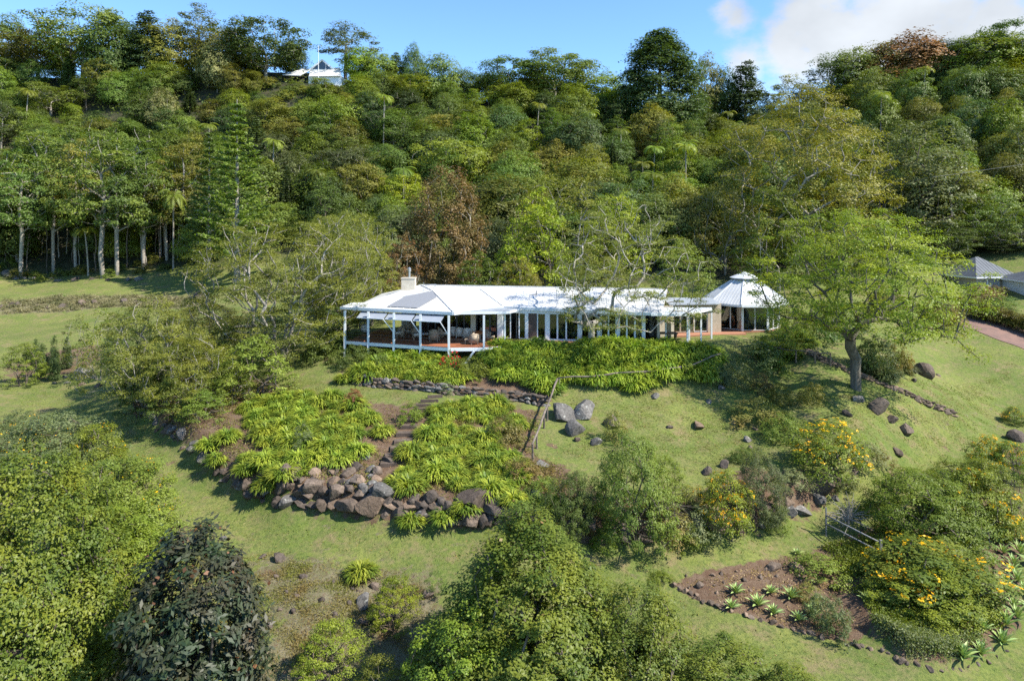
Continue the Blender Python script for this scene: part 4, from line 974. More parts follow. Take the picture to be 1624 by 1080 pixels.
p = E(1058, 540, -.1); tb_ = thing('patio_table', 'low timber patio table under the pergola', 'table', (p[0], p[1], g1(p[0], p[1])))
mb = MB(); mb.box((0, 0, .7), (.8, .45, .04)); mb.build('tabletop', M['wood'], tb_, base=z0)
for x in (-.7, .7): mb = MB(); mb.box((x, 0, .33), (.05, .35, .33)); mb.build('leg', M['wood'], tb_, base=z0)
# ------------------------------------------------------------------ hillside tree kinds
def TP(mat, bark, *a, bl=None, **k):
    p = tree_proto(*a, **k); setmat(p, trunk=BARK[bark], crown=LM[mat], **({'blossom': LM[bl]} if bl else {})); return p
HB = [TP('mid', 'pale', 10 + i, *a, outw=.9, upw=.5, hollow=.55) for i, a in enumerate([
    (11, 9.5, 1.0, 'round', 80, 215, 1.55, .34, .85), (12, 9, 1.2, 'egg', 80, 215, 1.5, .34, .85), (10, 10.5, 1.0, 'dome', 84, 210, 1.6, .35, .8), (13, 8, 1.5, 'tall', 76, 215, 1.4, .34, .9),
    (10, 9, 1.0, 'round', 120, 150, 1.2, .30, .85), (12, 10, 2.0, 'egg', 80, 205, 1.5, .35, .7), (9, 8, .8, 'dome', 70, 215, 1.4, .32, .85)])]
HL = [TP('olive', 'pale', 30 + i, 11, 12, 2.6, 'umbrella', 100, 190, 1.35, .32, .55, trunk_r=.28, wig=.16, fork=.5) for i in range(2)]
HG = [TP('grey', 'pale', 40, 17, 8.5, 5.5, 'egg', 46, 150, 1.2, .34, .7, trunk_r=.26, leader=False, fork=1.4, inner=.2),
      TP('grey', 'pale', 41, 19, 9, 6, 'round', 50, 150, 1.25, .34, .7, trunk_r=.27, fork=1.3, inner=.2)]
HC = [setmat(pine_proto(50, 14, 6.0, 26, .08, .1, .42, 9, 34), trunk=BARK['brown'], crown=LM['blue'])]
smallpine = TP('blue', 'brown', 53, 16, 6, .6, [(0, .9), (.3, 1), (.6, .7), (.8, .42), (.93, .2), (1, .08)], 110, 170, 1.0, .34, .7, trunk_r=.22, lob=.25, leader=True)
PAL = [setmat(palm_proto(60 + i, h, 13, 2.7), trunk=BARK['pale'], fronds=LM['mid']) for i, h in enumerate((8.5, 10.5, 6.5))]
BUSHP = [TP('weed', 'brown', 70 + i, 2.6, 3.6, .1, 'bush', 26, 110, .55, .20, .75, trunk=False) for i in range(3)]
HALO = []   # footprints already taken: (x, y, radius)
def hero(u, vt, Y, pr, wpx, name, label, cat='tree', group=None, mats=None, rz=None, names=None, vb=None, tilt=0):
    X = (u - CU) * Y / F; zg = g1(X, Y); zt = CZ - (vt - HV) * Y / F; Ht = zt - zg; W = wpx * Y / F
    HALO.append((X, Y, W * .42))
    return place(pr, name, label, cat, group, (X, Y, zg), rz, Ht / pr['H'], W / pr['W'], mats, tilt, names)
def mm_(crown, trunk='pale', **k): return dict(crown=LM[crown], trunk=BARK[trunk], **{a: LM[b] for a, b in k.items()})

# skyline and ridge trees, left to right
G = None
ridge = [
 (12, 28, 197, HB[4], 75, 'dark', 'small dark round tree at the far left end of the ridge'), (60, 55, 193, HL[0], 120, 'olive', 'brownish olive spreading tree on the far left ridge'),
 (132, 14, 190, HL[1], 130, 'mid', 'broad airy skyline tree with pale branches showing, left part of the ridge'), (172, 28, 186, HB[1], 70, 'dark', 'dark tree right of the broad airy skyline tree'),
 (205, 30, 192, HB[3], 34, 'blue', 'slim dark tree poking above the left ridge'), (234, 17, 188, HC[0], 46, 'blue', 'dark narrow tree standing highest on the left ridge'), (270, 34, 190, HB[0], 80, 'olive', 'low olive tree between the dark narrow tree and the airy grey tree'),
 (315, 10, 191, HG[0], 62, 'grey', 'light grey-green airy tree on the left skyline'), (352, 42, 189, HB[2], 90, 'olive', 'olive tree right of the airy grey skyline tree'),
 (422, 33, 184, HL[0], 120, 'dark', 'wide dark flat-crowned tree with pale limbs beside the hilltop house'), (462, 66, 190, HB[6], 44, 'dark', 'dark tree tucked behind the left roof of the hilltop house'),
 (548, 40, 193, HG[1], 84, 'grey', 'tall thin-crowned gum tree behind the hilltop house'), (572, 76, 187, HB[5], 54, 'lime', 'bright green tree right against the hilltop house'),
 (600, 84, 187, HB[0], 60, 'mid', 'mid green tree on the ridge right of the bright green one'), (628, 84, 189, HC[0], 26, 'mid', 'small pointed tree on the ridge left of the dark round one'),
 (655, 73, 188, HB[4], 36, 'blue', 'small dark flat-topped tree alone on the skyline'), (692, 87, 184, HB[2], 76, 'mid', 'dense green dome tree on the skyline left of the centre gap'),
 (738, 110, 186, HB[5], 46, 'dark', 'low tree in the skyline gap at the centre'), (775, 118, 186, HB[6], 50, 'mid', 'low shadowed tree in the centre skyline gap'),
 (818, 98, 183, HL[1], 120, 'dark', 'flat-crowned spreading tree, left half of the big skyline umbrella'), (880, 82, 181, HL[0], 120, 'mid', 'large umbrella-shaped tree at the centre skyline'),
 (952, 118, 182, HB[1], 92, 'lime', 'bright yellow-green tree right of the umbrella-shaped skyline tree'),
 (1119, 90, 178, HB[5], 56, 'olive', 'rounded olive tree right of the tall dark pine'), (1150, 112, 176, HB[6], 50, 'dark', 'dark tree between the olive tree and the dark conifer'),
 (1184, 97, 172, HC[0], 52, 'blue', 'dark narrow conifer with pointed top on the right skyline'), (1214, 160, 176, HB[4], 40, 'mid', 'small tree in the skyline dip right of the conifer'),
 (1252, 122, 174, HG[0], 64, 'olive', 'brown-tipped airy tree in the skyline dip'), (1318, 88, 174, HG[1], 74, 'blue', 'dark sparse tree leaning out at the start of the right ridge'),
 (1350, 78, 174, HB[0], 80, 'mid', 'mid green round tree on the rising right ridge'), (1392, 70, 176, HB[2], 90, 'olive', 'olive dome tree left of the red-brown crown'),
 (1445, 56, 174, HB[6], 110, 'red', 'red-brown tree crown on the right skyline'), (1475, 72, 171, HB[4], 60, 'olive', 'olive tree beneath the red-brown crown'),
 (1508, 64, 172, HB[1], 70, 'dark', 'dark tree right of the red-brown crown'), (1540, 58, 168, HB[3], 66, 'blue', 'dark upright tree on the right ridge'),
 (1572, 54, 163, HB[5], 110, 'lime', 'broad yellow-green tree high on the right ridge'), (1610, 32, 166, HL[0], 90, 'dark', 'dark spreading tree at the right end of the skyline')]
_sp = smallpine
for u, v, Y, pr, w, m_, lab in ridge:
    if pr is HC[0]: pr = _sp; w *= 1.25
    hero(u, v, Y, pr, w * 1.12, 'ridge_tree', lab, mats=mm_(m_)); HALO[-1] = HALO[-1][:2] + (2.5,)
bigpine = TP('blue', 'brown', 51, 26, 12, 1.5, [(0, .9), (.25, 1), (.5, .9), (.7, .70), (.87, .42), (1, .08)], 300, 200, 1.5, .40, .85, trunk_r=.4, lob=.08, leader=True)
hero(1046, 47, 166, bigpine, 136, 'hoop_pine', 'tall dome-topped dark pine, the highest tree on the centre skyline', 'pine tree')
norf = setmat(pine_proto(52, 22, 9, 22, .14, .22, .40, 6, 36), trunk=BARK['pale'], crown=LM['mid'])
hero(376, 158, 100, norf, 140, 'norfolk_pine', 'tall tiered pine with pale trunk rising behind the feathery trees', 'pine tree')
hero(332, 205, 106, norf, 90, 'norfolk_pine', 'smaller tiered pine left of the tall one', 'pine tree')
# cream-blossomed trees
for u, v, Y, w, lab in ((345, 68, 180, 62, 'cream-blossomed tree high on the left hillside below the ridge'), (258, 142, 166, 46, 'small cream-blossomed tree halfway up the left hillside')):
    hero(u, v, Y, HB[4], w, 'blossom_tree', lab, mats=mm_('pale'))
# trees at the foot of the hill
brown = TP('rust', 'pale', 80, 13, 9, .8, [(0, .7), (.25, .95), (.5, 1), (.75, .8), (1, .2)], 210, 200, .9, .22, 1.0, trunk_r=.2, stems=3, hollow=.4, lob=.06, tip=.014)
hero(708, 268, 84, brown, 124, 'russet_tree', 'egg-shaped russet brown tree behind the house', 'tree')
limeT = TP('lime', 'brown', 81, 11, 9, .8, [(0, .7), (.3, 1), (.55, .85), (.8, .55), (1, .15)], 95, 140, .85, .24, .6, trunk_r=.2)
hero(852, 300, 77, limeT, 118, 'lime_tree', 'bright yellow-green tree right behind the middle of the roof', 'tree')
yg = TP('yolive', 'pale', 82, 12, 15, 1.5, 'dome', 130, 130, 1.05, .24, .45, trunk_r=.3, wig=.15)
hero(890, 272, 92, yg, 200, 'spreading_tree', 'wide yellow-green flat-layered tree behind the bright yellow-green one', mats=mm_('feather'))
hero(975, 300, 88, yg, 120, 'spreading_tree', 'yellow-green tree right of the wide flat-layered one', mats=mm_('lime'))
big = TP('yolive', 'pale', 83, 24, 22, 2, 'round', 330, 200, 1.5, .27, .6, trunk_r=.45, wig=.2, hollow=.4, tip=.032, stems=2, plen_w=.15, lob=.22, bare=.06)
hero(1272, 148, 92, big, 270, 'olive_tree', 'huge olive-yellow tree with twisting white limbs behind the pavilion', 'tree', rz=1.)
gt = TP('grey', 'brown', 84, 18, 12, 1, 'egg', 120, 150, 1.15, .34, .7, trunk_r=.35)
hero(1452, 196, 100, gt, 165, 'grey_green_tree', 'tall glossy grey-green tree right of the huge olive tree', 'tree')
grn = TP('lime', 'pale', 85, 12, 12, 1, 'dome', 110, 140, 1.0, .25, .6, trunk_r=.28)
hero(1235, 300, 82, grn, 150, 'green_tree', 'bright green tree behind the pavilion roof', mats=mm_('shrub'))
hero(1150, 285, 90, yg, 110, 'olive_green_tree', 'olive tree between the pavilion and the pale bare-branched tree', mats=mm_('olive'))
hero(560, 330, 78, yg, 150, 'olive_green_tree', 'yellow-green tree spreading behind the left end of the deck', mats=mm_('feather', 'pale'))
hero(590, 392, 72, grn, 100, 'dark_green_tree', 'grey-olive tree just behind the deck', mats=mm_('olive', 'pale'))
hero(640, 370, 76, limeT, 80, 'scrub_tree', 'pinkish olive scrubby tree behind the chimney', mats=mm_('rust'))
hero(760, 400, 74, limeT, 90, 'green_tree', 'low green tree behind the roof ridge under the russet tree', mats=mm_('shrub'))
hero(945, 395, 73, grn, 110, 'scrub_tree', 'reddish olive scrub behind the roof ridge', mats=mm_('olive'))
hero(820, 408, 72, grn, 90, 'scrub_tree', 'brownish low tree behind the roof ridge below the bright yellow-green tree', mats=mm_('yolive'))
hero(1080, 380, 75, limeT, 100, 'green_tree', 'green tree behind the right end of the long roof', mats=mm_('mid'))
hero(500, 380, 78, grn, 120, 'dark_green_tree', 'dark tree filling the gap left of the deck', mats=mm_('dark'))
hero(540, 440, 64, grn, 70, 'dark_green_tree', 'dark leafy tree touching the left end of the roof', mats=mm_('dark'))
hero(1560, 300, 100, yg, 140, 'olive_green_tree', 'tree with pale curved trunk above the grey-blue roof', mats=mm_('mid'))
hero(1615, 330, 97, grn, 110, 'green_tree', 'green tree at the right edge above the cottage', mats=mm_('shrub'))
hero(1500, 350, 96, gt, 100, 'grey_green_tree', 'dark tree behind the slate-blue roof', mats=mm_('dark'))
hero(1590, 385, 97, gt, 90, 'grey_green_tree', 'dark tree between the two roofs at the right edge', mats=mm_('blue'))
hero(1330, 340, 88, grn, 120, 'dark_green_tree', 'dark tree hidden behind the big shade tree', mats=mm_('mid'))
hero(1420, 370, 88, grn, 110, 'dark_green_tree', 'dark tree behind the right half of the big shade tree', mats=mm_('dark'))
# gums along the edge of the left field
edge = [(-20, 240, 112, 110), (32, 235, 112, 100), (85, 245, 115, 90), (120, 225, 117, 90), (164, 215, 110, 120), (186, 240, 111, 110), (228, 250, 113, 100), (265, 270, 116, 90), (60, 205, 124, 110), (140, 190, 126, 120), (215, 200, 125, 110), (290, 225, 119, 100)]
gums = [TP('mid', 'pale', 90 + i, 19, 11, 7.5, 'dome', 58, 150, 1.25, .36, .55, trunk_r=.34, fork=1.6, inner=.3, tip=.03) for i in range(3)]
EL = ('cut by the left edge', 'second from the left edge', 'with two pale trunks beside it', 'between the left edge and the paired trunks', 'with the thickest pale trunk', 'just right of the thickest trunk', 'left of the tiered pines', 'touching the tiered pines', 'rising behind at the far left', 'rising behind the paired trunks', 'rising behind left of the pines', 'farthest back beside the pines')
for i, (u, v, Y, w) in enumerate(edge):
    hero(u, v, Y, gums[i % 3], w, 'gum_tree', 'tall tree at the left wood edge, ' + EL[i], 'tree', 'tall trees along the edge of the left field', mats=mm_(('mid', 'dark', 'mid', 'olive')[i % 4]))
slim = [setmat(tree_proto(95 + i, 14, 3.5, 9.5, 'round', 14, 110, .8, .36, trunk_r=.11, leader=True), trunk=BARK['pale'], crown=LM['dark']) for i in range(2)]
for i in range(46):
    u = -40 + i * 9.5 + RNG.uniform(-5, 5); Y = RNG.uniform(113, 124); X = (u - CU) * Y / F
    place(slim[i % 2], 'slim_tree', 'slim pale trunk standing in the dark wood edge beyond the left field', 'tree', 'slim trunks in the dark wood edge', (X, Y, g1(X, Y)), s=RNG.uniform(.55, 1.0), sxy=RNG.uniform(.5, 1.25), tilt=RNG.uniform(-.09, .09), mats=mm_('dark', RNG.choice(['pale', 'brown', 'brown'])))
def hlabel(ml, pr, u, _, x, y, zg, s):
    v = HV + (CZ - zg - pr['H'] * s * .6) * F / y
    form = 'flat-crowned ' if pr in HL else 'thin-crowned ' if pr in HG else 'narrow pointed ' if pr in HC else ('small round-crowned ' if s < .72 else 'large round-crowned ' if s > .92 else 'round-crowned ')
    lands = [(40, 'above the far left of the field'), (180, 'above the left wood edge'), (330, 'behind the tiered pines'), (480, 'below the hilltop house'), (620, 'up the slope from the deck'), (720, 'above the russet tree'), (850, 'above the bright yellow-green tree'), (960, 'above the middle of the long roof'), (1070, 'below the tall dark pine'), (1170, 'up the slope behind the pavilion'), (1290, 'above the huge olive tree'), (1420, 'below the red-brown crown'), (1540, 'above the slate-blue roof'), (1620, 'by the right edge')]
    l = min(lands, key=lambda a: abs(a[0] - u))[1]; h = 'near the ridge' if v < 150 else 'high on the slope' if v < 205 else 'midway up the slope' if v < 270 else 'low on the slope'
    return f'{ml} {form}tree {l}, {h}'
# visible palms on the slope
PR_ = random.Random(3)
for i, (u, v, Y) in enumerate([(PR_.uniform(20, 1610), 0, PR_.uniform(118, 172)) for _ in range(16)] + [(255, 268, 118), (275, 290, 112), (418, 245, 128), (937, 205, 150), (960, 250, 138), (1020, 275, 125), (1035, 300, 112), (1000, 330, 104), (1063, 215, 140), (1090, 245, 132), (520, 232, 150), (610, 190, 160), (330, 200, 150), (1050, 345, 100),
                               (1465, 150, 160), (1500, 250, 130), (300, 190, 155), (225, 300, 116), (500, 300, 120), (540, 250, 140), (765, 215, 150), (985, 235, 140), (1120, 330, 104), (140, 395, 112), (640, 310, 118), (450, 190, 160)]):
    X = (u - CU) * Y / F; zt = CZ - (v - HV) * Y / F; zg = g1(X, Y); pr = PAL[i % 3]; s = max(.9, (zt - zg) / pr['H'])
    if v == 0: s = PR_.uniform(.9, 1.2)
    place(pr, 'palm_tree', hlabel('slender', pr, u, 0, X, Y, zg, 1.).replace('large round-crowned tree', 'palm').replace('round-crowned tree', 'palm'), 'palm', 'palms on the wooded hillside', (X, Y, zg), s=min(s, 1.9), sxy=1.15, mats=dict(trunk=BARK['pale'], fronds=LM['mid' if i % 3 else 'feather']))
# the rest of the wooded hillside
cols_ = [('dark', 'dark green', .20), ('mid', 'mid green', .27), ('olive', 'olive green', .17), ('blue', 'deep blue-green', .09), ('grey', 'grey-green', .08), ('shrub', 'fresh green', .11), ('feather', 'yellow-green', .04), ('lime', 'bright green', .04)]
fill = []
y = 99.; row = 0
while y < 197:
    stp = 6.9 + (y - 95) * .022; x = -.80 * y + (row % 2) * stp / 2
    while x < .80 * y:
        fill.append((x + RNG.uniform(-.36, .36) * stp, y + RNG.uniform(-.36, .36) * stp, stp)); x += stp
    y += stp * .90; row += 1
def forest_start(x, y): return float(np.interp(x / y, [-.8, -.35, -.2, 0, .3, .5, .9], [118, 112, 98, 88, 88, 98, 100]))
cnt = 0
HA = np.array(HALO)
for x, y, stp in fill:
    if y < forest_start(x, y): continue
    if y > 112 and np.any((np.hypot(HA[:, 0] - x, HA[:, 1] - y) < (np.minimum(HA[:, 2], 2.5) if y > 145 else HA[:, 2] * .7))): continue
    if y <= 112 and np.any((np.hypot(HA[:, 0] - x, HA[:, 1] - y) < HA[:, 2] * .5)): continue
    u = CU + x * F / y
    if 440 < u < 556 and y > 176: continue
    zg = g1(x, y); q = RNG.random(); acc = 0; zn = sin(x * .05 + 1) * sin(y * .06) * .15
    for mk, ml, pc in cols_:
        acc += pc
        if q + zn * .5 <= acc: break
    k = RNG.random(); s = RNG.uniform(.60, 1.05)
    if x / y < -.35 and y > 150: s *= .85
    nm = 'round_crowned_tree'
    if k < .76: pr = HB[RNG.randrange(7)]
    elif k < .88: pr = HL[RNG.randrange(2)]; s *= .95; nm = 'flat_crowned_tree'
    elif k < .95: pr = HG[RNG.randrange(2)]; s *= .72; nm = 'thin_crowned_tree'
    else: pr = HC[0]; mk, ml = 'blue', 'deep blue-green'; s *= .85; nm = 'conifer'
    if u > 440 and u < 560 and y > 165: s *= .75
    wgt = RNG.uniform(.9, 1.15) * (stp / 7.2)
    # keep the skyline as drawn by the ridge trees
    lim = np.interp(u, [0, 130, 420, 450, 545, 640, 740, 880, 960, 1000, 1100, 1200, 1300, 1440, 1624], [75, 50, 75, 122, 120, 108, 135, 120, 140, 170, 150, 190, 140, 90, 75])
    hmax = CZ - (lim - HV) * y / F - zg
    if hmax < 3: continue
    s = min(s, hmax / pr['H']); 
    if s < .3: continue
    place(pr, nm, hlabel(ml, pr, u, CZ - 0, x, y, zg, s), 'tree', f'{ml} trees on the wooded hillside', (x, y, zg - .3), s=s, sxy=max(s, .55) * wgt * RNG.uniform(.82, 1.18), tilt=RNG.uniform(-.10, .10), mats=mm_(mk, RNG.choice(['pale', 'pale', 'brown'])))
    cnt += 1
print('hillside trees', cnt)
# bushes on the bare shoulder below the hilltop house and along the left wood edge
for i in range(40):
    if i < 22: uu, vv = 352 + i * 9.4, RNG.choice([128, 136, 145]); Y = float(np.interp(vv, [125, 150], [182, 173]))
    else: uu, Y = -20 + (i - 22) * 18 + RNG.uniform(-8, 8), RNG.uniform(110, 116)
    X = (uu - CU) * Y / F; zg = g1(X, Y); sz = RNG.uniform(.9, 1.4) if i < 22 else RNG.uniform(.5, .9)
    place(BUSHP[i % 3], 'hillside_bush', ('bush on the shoulder below the hilltop house' if i < 22 else 'low bush at the foot of the left wood edge'), 'bush', ('bushes below the hilltop house' if i < 22 else 'bushes along the left wood edge'), (X, Y, zg - .2), s=sz * .8, sxy=sz, mats=dict(crown=LM[RNG.choice(['mid', 'olive', 'dark', 'under'])]), names={'crown': 'foliage'})
# undergrowth mass below them
r = rs(5); n = 2600; yy = r.uniform(94, 188, n); xx = yy * r.uniform(-.8, .8, n)
ok = yy > np.array([forest_start(a, b) + 1 for a, b in zip(xx, yy)]); xx, yy = xx[ok], yy[ok]; zz = ground(xx, yy)
cl = np.stack([xx, yy, zz + .9], -1); V, Fq = clump_leaves(r, cl, 26, 2.1, .6, .85, .45)
setp(link('undergrowth', mesh_np('undergrowth', V, [Fq], [LM['under']])), 'dark tangled undergrowth beneath the hillside trees', kind='stuff')

# ------------------------------------------------------------------ garden trees
shade = TP('poin', 'grey', 200, 12.5, 15.6, 4.1, [(0, .72), (.2, .98), (.5, .95), (.8, .68), (1, .3)], 360, 185, .95, .155, .42, extra=[(6.5, -1.5, 4.2), (7.4, -1, 3.9), (5.6, -2.6, 4.0), (7.8, 1, 4.4), (6.2, -3, 3.3), (7, -3, 2.7), (4.4, -3.2, 4.3)], cx=.1, trunk_r=.38, th=2.1, first=3, wig=.13, arch=.16, hollow=.25, tip=.022, sides=7, inner=.2, lob=.2, plen_w=.10, step=.7, aspect=.45, upw=.8)
b = hit(1357, 616); HT = CZ - (335 - HV) * b[1] / F - b[2]
place(shade, 'shade_tree', 'broad fresh-green shade tree with thick forked trunk on the right slope', 'tree', None, b, rz=0, s=HT / 12.5, sxy=1.0)
silk = TP('feather', 'pale', 205, 11, 13.5, 1.8, [(0, .85), (.2, 1), (.45, .95), (.75, .7), (1, .45)], 200, 190, .80, .13, .34, trunk_r=.27, th=1.8, wig=.15, arch=.12, hollow=.2, tip=.022, sides=6, inner=.25, lob=.3, bare=.05, step=.6, plen_w=.10, aspect=.4, cx=3.0)
b = P(938, 546, 55.3); b[2] = g1(b[0], b[1])
place(silk, 'silk_tree', 'pale-limbed half-bare feathery tree in front of the house doors', 'tree', None, b, rz=0, s=(CZ - (322 - HV) * b[1] / F - b[2]) / 11, sxy=1.0)
feath = TP('feather', 'pale', 210, 11, 14, 1.2, [(0, .6), (.25, .88), (.5, 1), (.8, .95), (1, .6)], 360, 200, .80, .145, .42, trunk_r=.15, stems=7, wig=.10, arch=.04, hollow=.2, tip=.022, inner=.15, lob=.14, step=.7, aspect=.42)
def garden(pr, u, vb, vt, wpx, name, label, cat='tree', mats=None, rz=None, group=None, names=None, Y=None, tilt=0):
    b = hit(u, vb) if Y is None else np.array([(u - CU) * Y / F, Y, g1((u - CU) * Y / F, Y)])
    s = (CZ - (vt - HV) * b[1] / F - b[2]) / pr['H']; w = wpx * b[1] / F / pr['W']
    return place(pr, name, label, cat, group, b, rz, s, w, mats, tilt, names)
garden(feath, 440, 590, 345, 285, 'feathery_tree', 'wide many-stemmed feathery tree with pale trunks left of the deck', Y=57, rz=.3)
garden(feath, 545, 540, 335, 150, 'feathery_tree', 'yellow-green feathery tree between the many-stemmed tree and the deck roof', Y=66, rz=2.)
f2 = TP('olive', 'pale', 211, 7, 9, .5, 'dome', 200, 190, .68, .13, .5, trunk_r=.11, stems=5, wig=.12, hollow=.2, tip=.014, inner=.2, lob=.2, step=.6, aspect=.45)
garden(f2, 235, 655, 470, 190, 'olive_shrub_tree', 'olive fine-leaved tree with pale arching branches at the left lawn edge', rz=1., Y=50)
garden(f2, 300, 640, 530, 170, 'olive_shrub_tree', 'sprawling olive shrub with bare pale twigs below the feathery tree', rz=2.6, mats=mm_('feather'), Y=47.5)
garden(f2, 215, 600, 500, 110, 'olive_shrub_tree', 'dark olive shrub tree on the left lawn behind the arching one', rz=4, mats=mm_('dark'), Y=56)
garden(f2, 330, 540, 478, 150, 'olive_shrub_tree', 'low olive tree with yellow flowers behind the feathery tree', rz=4, mats=mm_('olive'), Y=62)
gs = TP('shrub', 'pale', 212, 4.2, 4.6, .3, 'dome', 85, 120, .42, .12, .6, trunk_r=.07, stems=4, hollow=.2, tip=.015, step=.4)
garden(gs, 402, 645, 535, 130, 'green_shrub_tree', 'rounded green shrub tree on the lawn beneath the feathery tree', mats=mm_('mid', 'brown'), Y=50)
garden(gs, 360, 640, 575, 90, 'green_shrub_tree', 'green shrub left of the rounded shrub tree beneath the feathery tree', mats=mm_('shrub', 'brown'), Y=48)
garden(gs, 270, 690, 600, 90, 'green_shrub_tree', 'dark shrub over the rock wall at the left lawn edge', mats=mm_('dark', 'brown'), Y=46)
garden(gs, 225, 650, 575, 80, 'green_shrub_tree', 'dark rounded shrub at the tip of the left rock wall', mats=mm_('dark', 'brown'), Y=49)
garden(gs, 320, 700, 620, 80, 'green_shrub_tree', 'grey-green shrub leaning over the left rock wall', mats=mm_('mid', 'brown'), Y=44.5)
garden(gs, 355, 610, 540, 80, 'green_shrub_tree', 'shadowed shrub in the middle of the left thicket', mats=mm_('dark', 'brown'), Y=54)
garden(gs, 36, 612, 545, 62, 'young_tree', 'small bushy young tree on the left lawn by the dark pencil pines', mats=mm_('shrub', 'brown'))
thin = TP('mid', 'pale', 213, 4, 3, .8, 'egg', 26, 70, .38, .12, .5, trunk_r=.04, tip=.01, step=.4)
garden(thin, 122, 600, 500, 46, 'thin_tree', 'thin airy sapling right of the dark pencil pines', mats=mm_('feather'), Y=62)
garden(thin, 160, 590, 490, 70, 'thin_tree', 'loose green sapling at the edge of the left thicket', mats=mm_('shrub'), Y=60)
pen = setmat(tree_proto(214, 3, 1.3, .05, 'cone', 70, 150, .26, .10, 1.2, trunk=False, hollow=.3), crown=LM['blue'])
for i, (u, vb, vt) in enumerate([(57, 586, 538), (66, 600, 545), (86, 590, 533), (87, 604, 552), (106, 585, 535), (44, 575, 550), (70, 588, 548)]):
    garden(pen, u, vb, vt, 15, 'pencil_pine', 'dark pencil pine in the group by the left lawn', 'conifer', group='dark pencil pines by the left lawn', names={'crown': 'foliage'})

# foreground
def fore(pr, u, Y, vt, wpx, name, label, cat='tree', mats=None, rz=0, dz=0., names=None):
    X = (u - CU) * Y / F; zg = g1(X, Y) + dz; s = (CZ - (vt - HV) * Y / F - zg) / pr['H']; HALO.append((X, Y, 2))
    return place(pr, name, label, cat, None, (X, Y, zg), rz, s, wpx * Y / F / pr['W'], mats, 0, names)
fy = TP('fyel', 'brown', 220, 9, 9.5, .3, 'dome', 480, 215, .64, .135, .8, trunk_r=.25, hollow=.45, outw=.7, lob=.16, inner=.5, aspect=.55)
fore(fy, 38, 25.5, 722, 345, 'leafy_tree', 'big yellow-green leafy tree filling the lower left corner', rz=.5)
fy2 = TP('shrub', 'brown', 221, 5, 6, .2, 'bush', 150, 190, .5, .12, .7, trunk_r=.1, hollow=.4, outw=.6, blossom=(6, .10, .3))
fy2['mats'] = dict(trunk=BARK['brown'], crown=LM['mid'], blossom=LM['yflow'])
fore(fy2, 188, 32.5, 728, 190, 'flowering_shrub', 'light green shrub with a few yellow flowers behind the big leafy tree', 'shrub', rz=1.)
fore(fy2, 85, 37, 655, 190, 'flowering_shrub', 'silvery green shrub with yellow flowers at the left edge of the lawn', 'shrub', mats=dict(trunk=BARK['brown'], crown=LM['silver'], blossom=LM['yflow']), rz=3.)
fore(fy2, 20, 40, 655, 130, 'flowering_shrub', 'grey-green shrub on the far left in front of the lawn', 'shrub', mats=dict(trunk=BARK['brown'], crown=LM['grey'], blossom=LM['yflow']), rz=5.)
fore(fy2, 150, 36, 672, 130, 'flowering_shrub', 'dark green shrub beside the silvery yellow-flowered one', 'shrub', mats=dict(trunk=BARK['brown'], crown=LM['shrub'], blossom=LM['yflow']), rz=2.)
fore(fy2, 190, 30.5, 800, 150, 'flowering_shrub', 'fresh green shrub between the big leafy tree and the dark magnolia', 'shrub', mats=dict(trunk=BARK['brown'], crown=LM['shrub'], blossom=LM['shrub']), rz=2.)
mg_ = TP('magn', 'dark', 222, 7, 5.4, .3, [(0, .85), (.3, 1), (.55, .96), (.8, .72), (1, .25)], 230, 80, .52, .27, .9, aspect=.36, lob=.25, trunk_r=.13, hollow=.25, outw=.9, upw=.35, inner=.45, blossom=(4, .17, .3), bpart='leaves')
mg_['mats'] = dict(trunk=BARK['dark'], crown=LM['magn'], leaves=LM['magr'])
fore(mg_, 306, 24.5, 852, 225, 'magnolia', 'dark glossy magnolia with purplish leaves at the bottom left', 'tree', rz=.5)
fg = TP('fgrn', 'brown', 223, 9, 9, .2, [(0, 1), (.25, .88), (.5, .66), (.75, .42), (1, .12)], 520, 200, .50, .12, .85, trunk_r=.2, hollow=.45, outw=.7, inner=.5, lob=.2, blossom=(2, .12, .25), aspect=.55)
fg['mats'] = dict(trunk=BARK['brown'], crown=LM['fgrn'], blossom=LM['rust'])
fore(fg, 838, 25.2, 812, 400, 'leafy_tree', 'tall leafy green tree with rusty tips at the bottom centre', rz=1.3)
fg2 = TP('fgrn', 'brown', 224, 6, 6, .2, 'bush', 170, 190, .5, .115, .75, trunk_r=.1, hollow=.4, outw=.6, aspect=.55)
fore(fg2, 1010, 24.8, 925, 210, 'leafy_tree', 'leafy tree joined to the right side of the bottom-centre tree', rz=.3)
fore(fg2, 735, 24.2, 960, 220, 'leafy_tree', 'dark shaded leafy tree left of the bottom-centre tree', mats=dict(trunk=BARK['brown'], crown=LM['shrub']), rz=2.3)
fore(fg2, 1150, 23.8, 1020, 230, 'leafy_shrub', 'low leafy shrub mass along the bottom edge right of centre', 'shrub', mats=dict(trunk=BARK['brown'], crown=LM['fgrn']), rz=4.3)
fore(fg2, 1260, 23.4, 1062, 180, 'leafy_shrub', 'low leafy shrub at the right end of the bottom-edge mass', 'shrub', rz=5.3)
fore(fg2, 1035, 26.2, 905, 46, 'slender_shrub', 'slender upright shoot rising right of the bottom-centre tree', 'shrub', rz=.1)
fore(gs, 525, 26.5, 985, 110, 'green_bush', 'bright green bush at the bottom edge right of the magnolia', 'bush', mats=mm_('shrub', 'brown'))
fore(gs, 625, 29.0, 915, 80, 'yellow_green_bush', 'loose yellow-green bush beside the lichened rock', 'bush', mats=mm_('lime', 'brown'))
fore(gs, 600, 25.0, 1040, 90, 'low_bush', 'low bush at the bottom edge between the bright bush and the centre tree', 'bush', mats=mm_('feather', 'brown'))
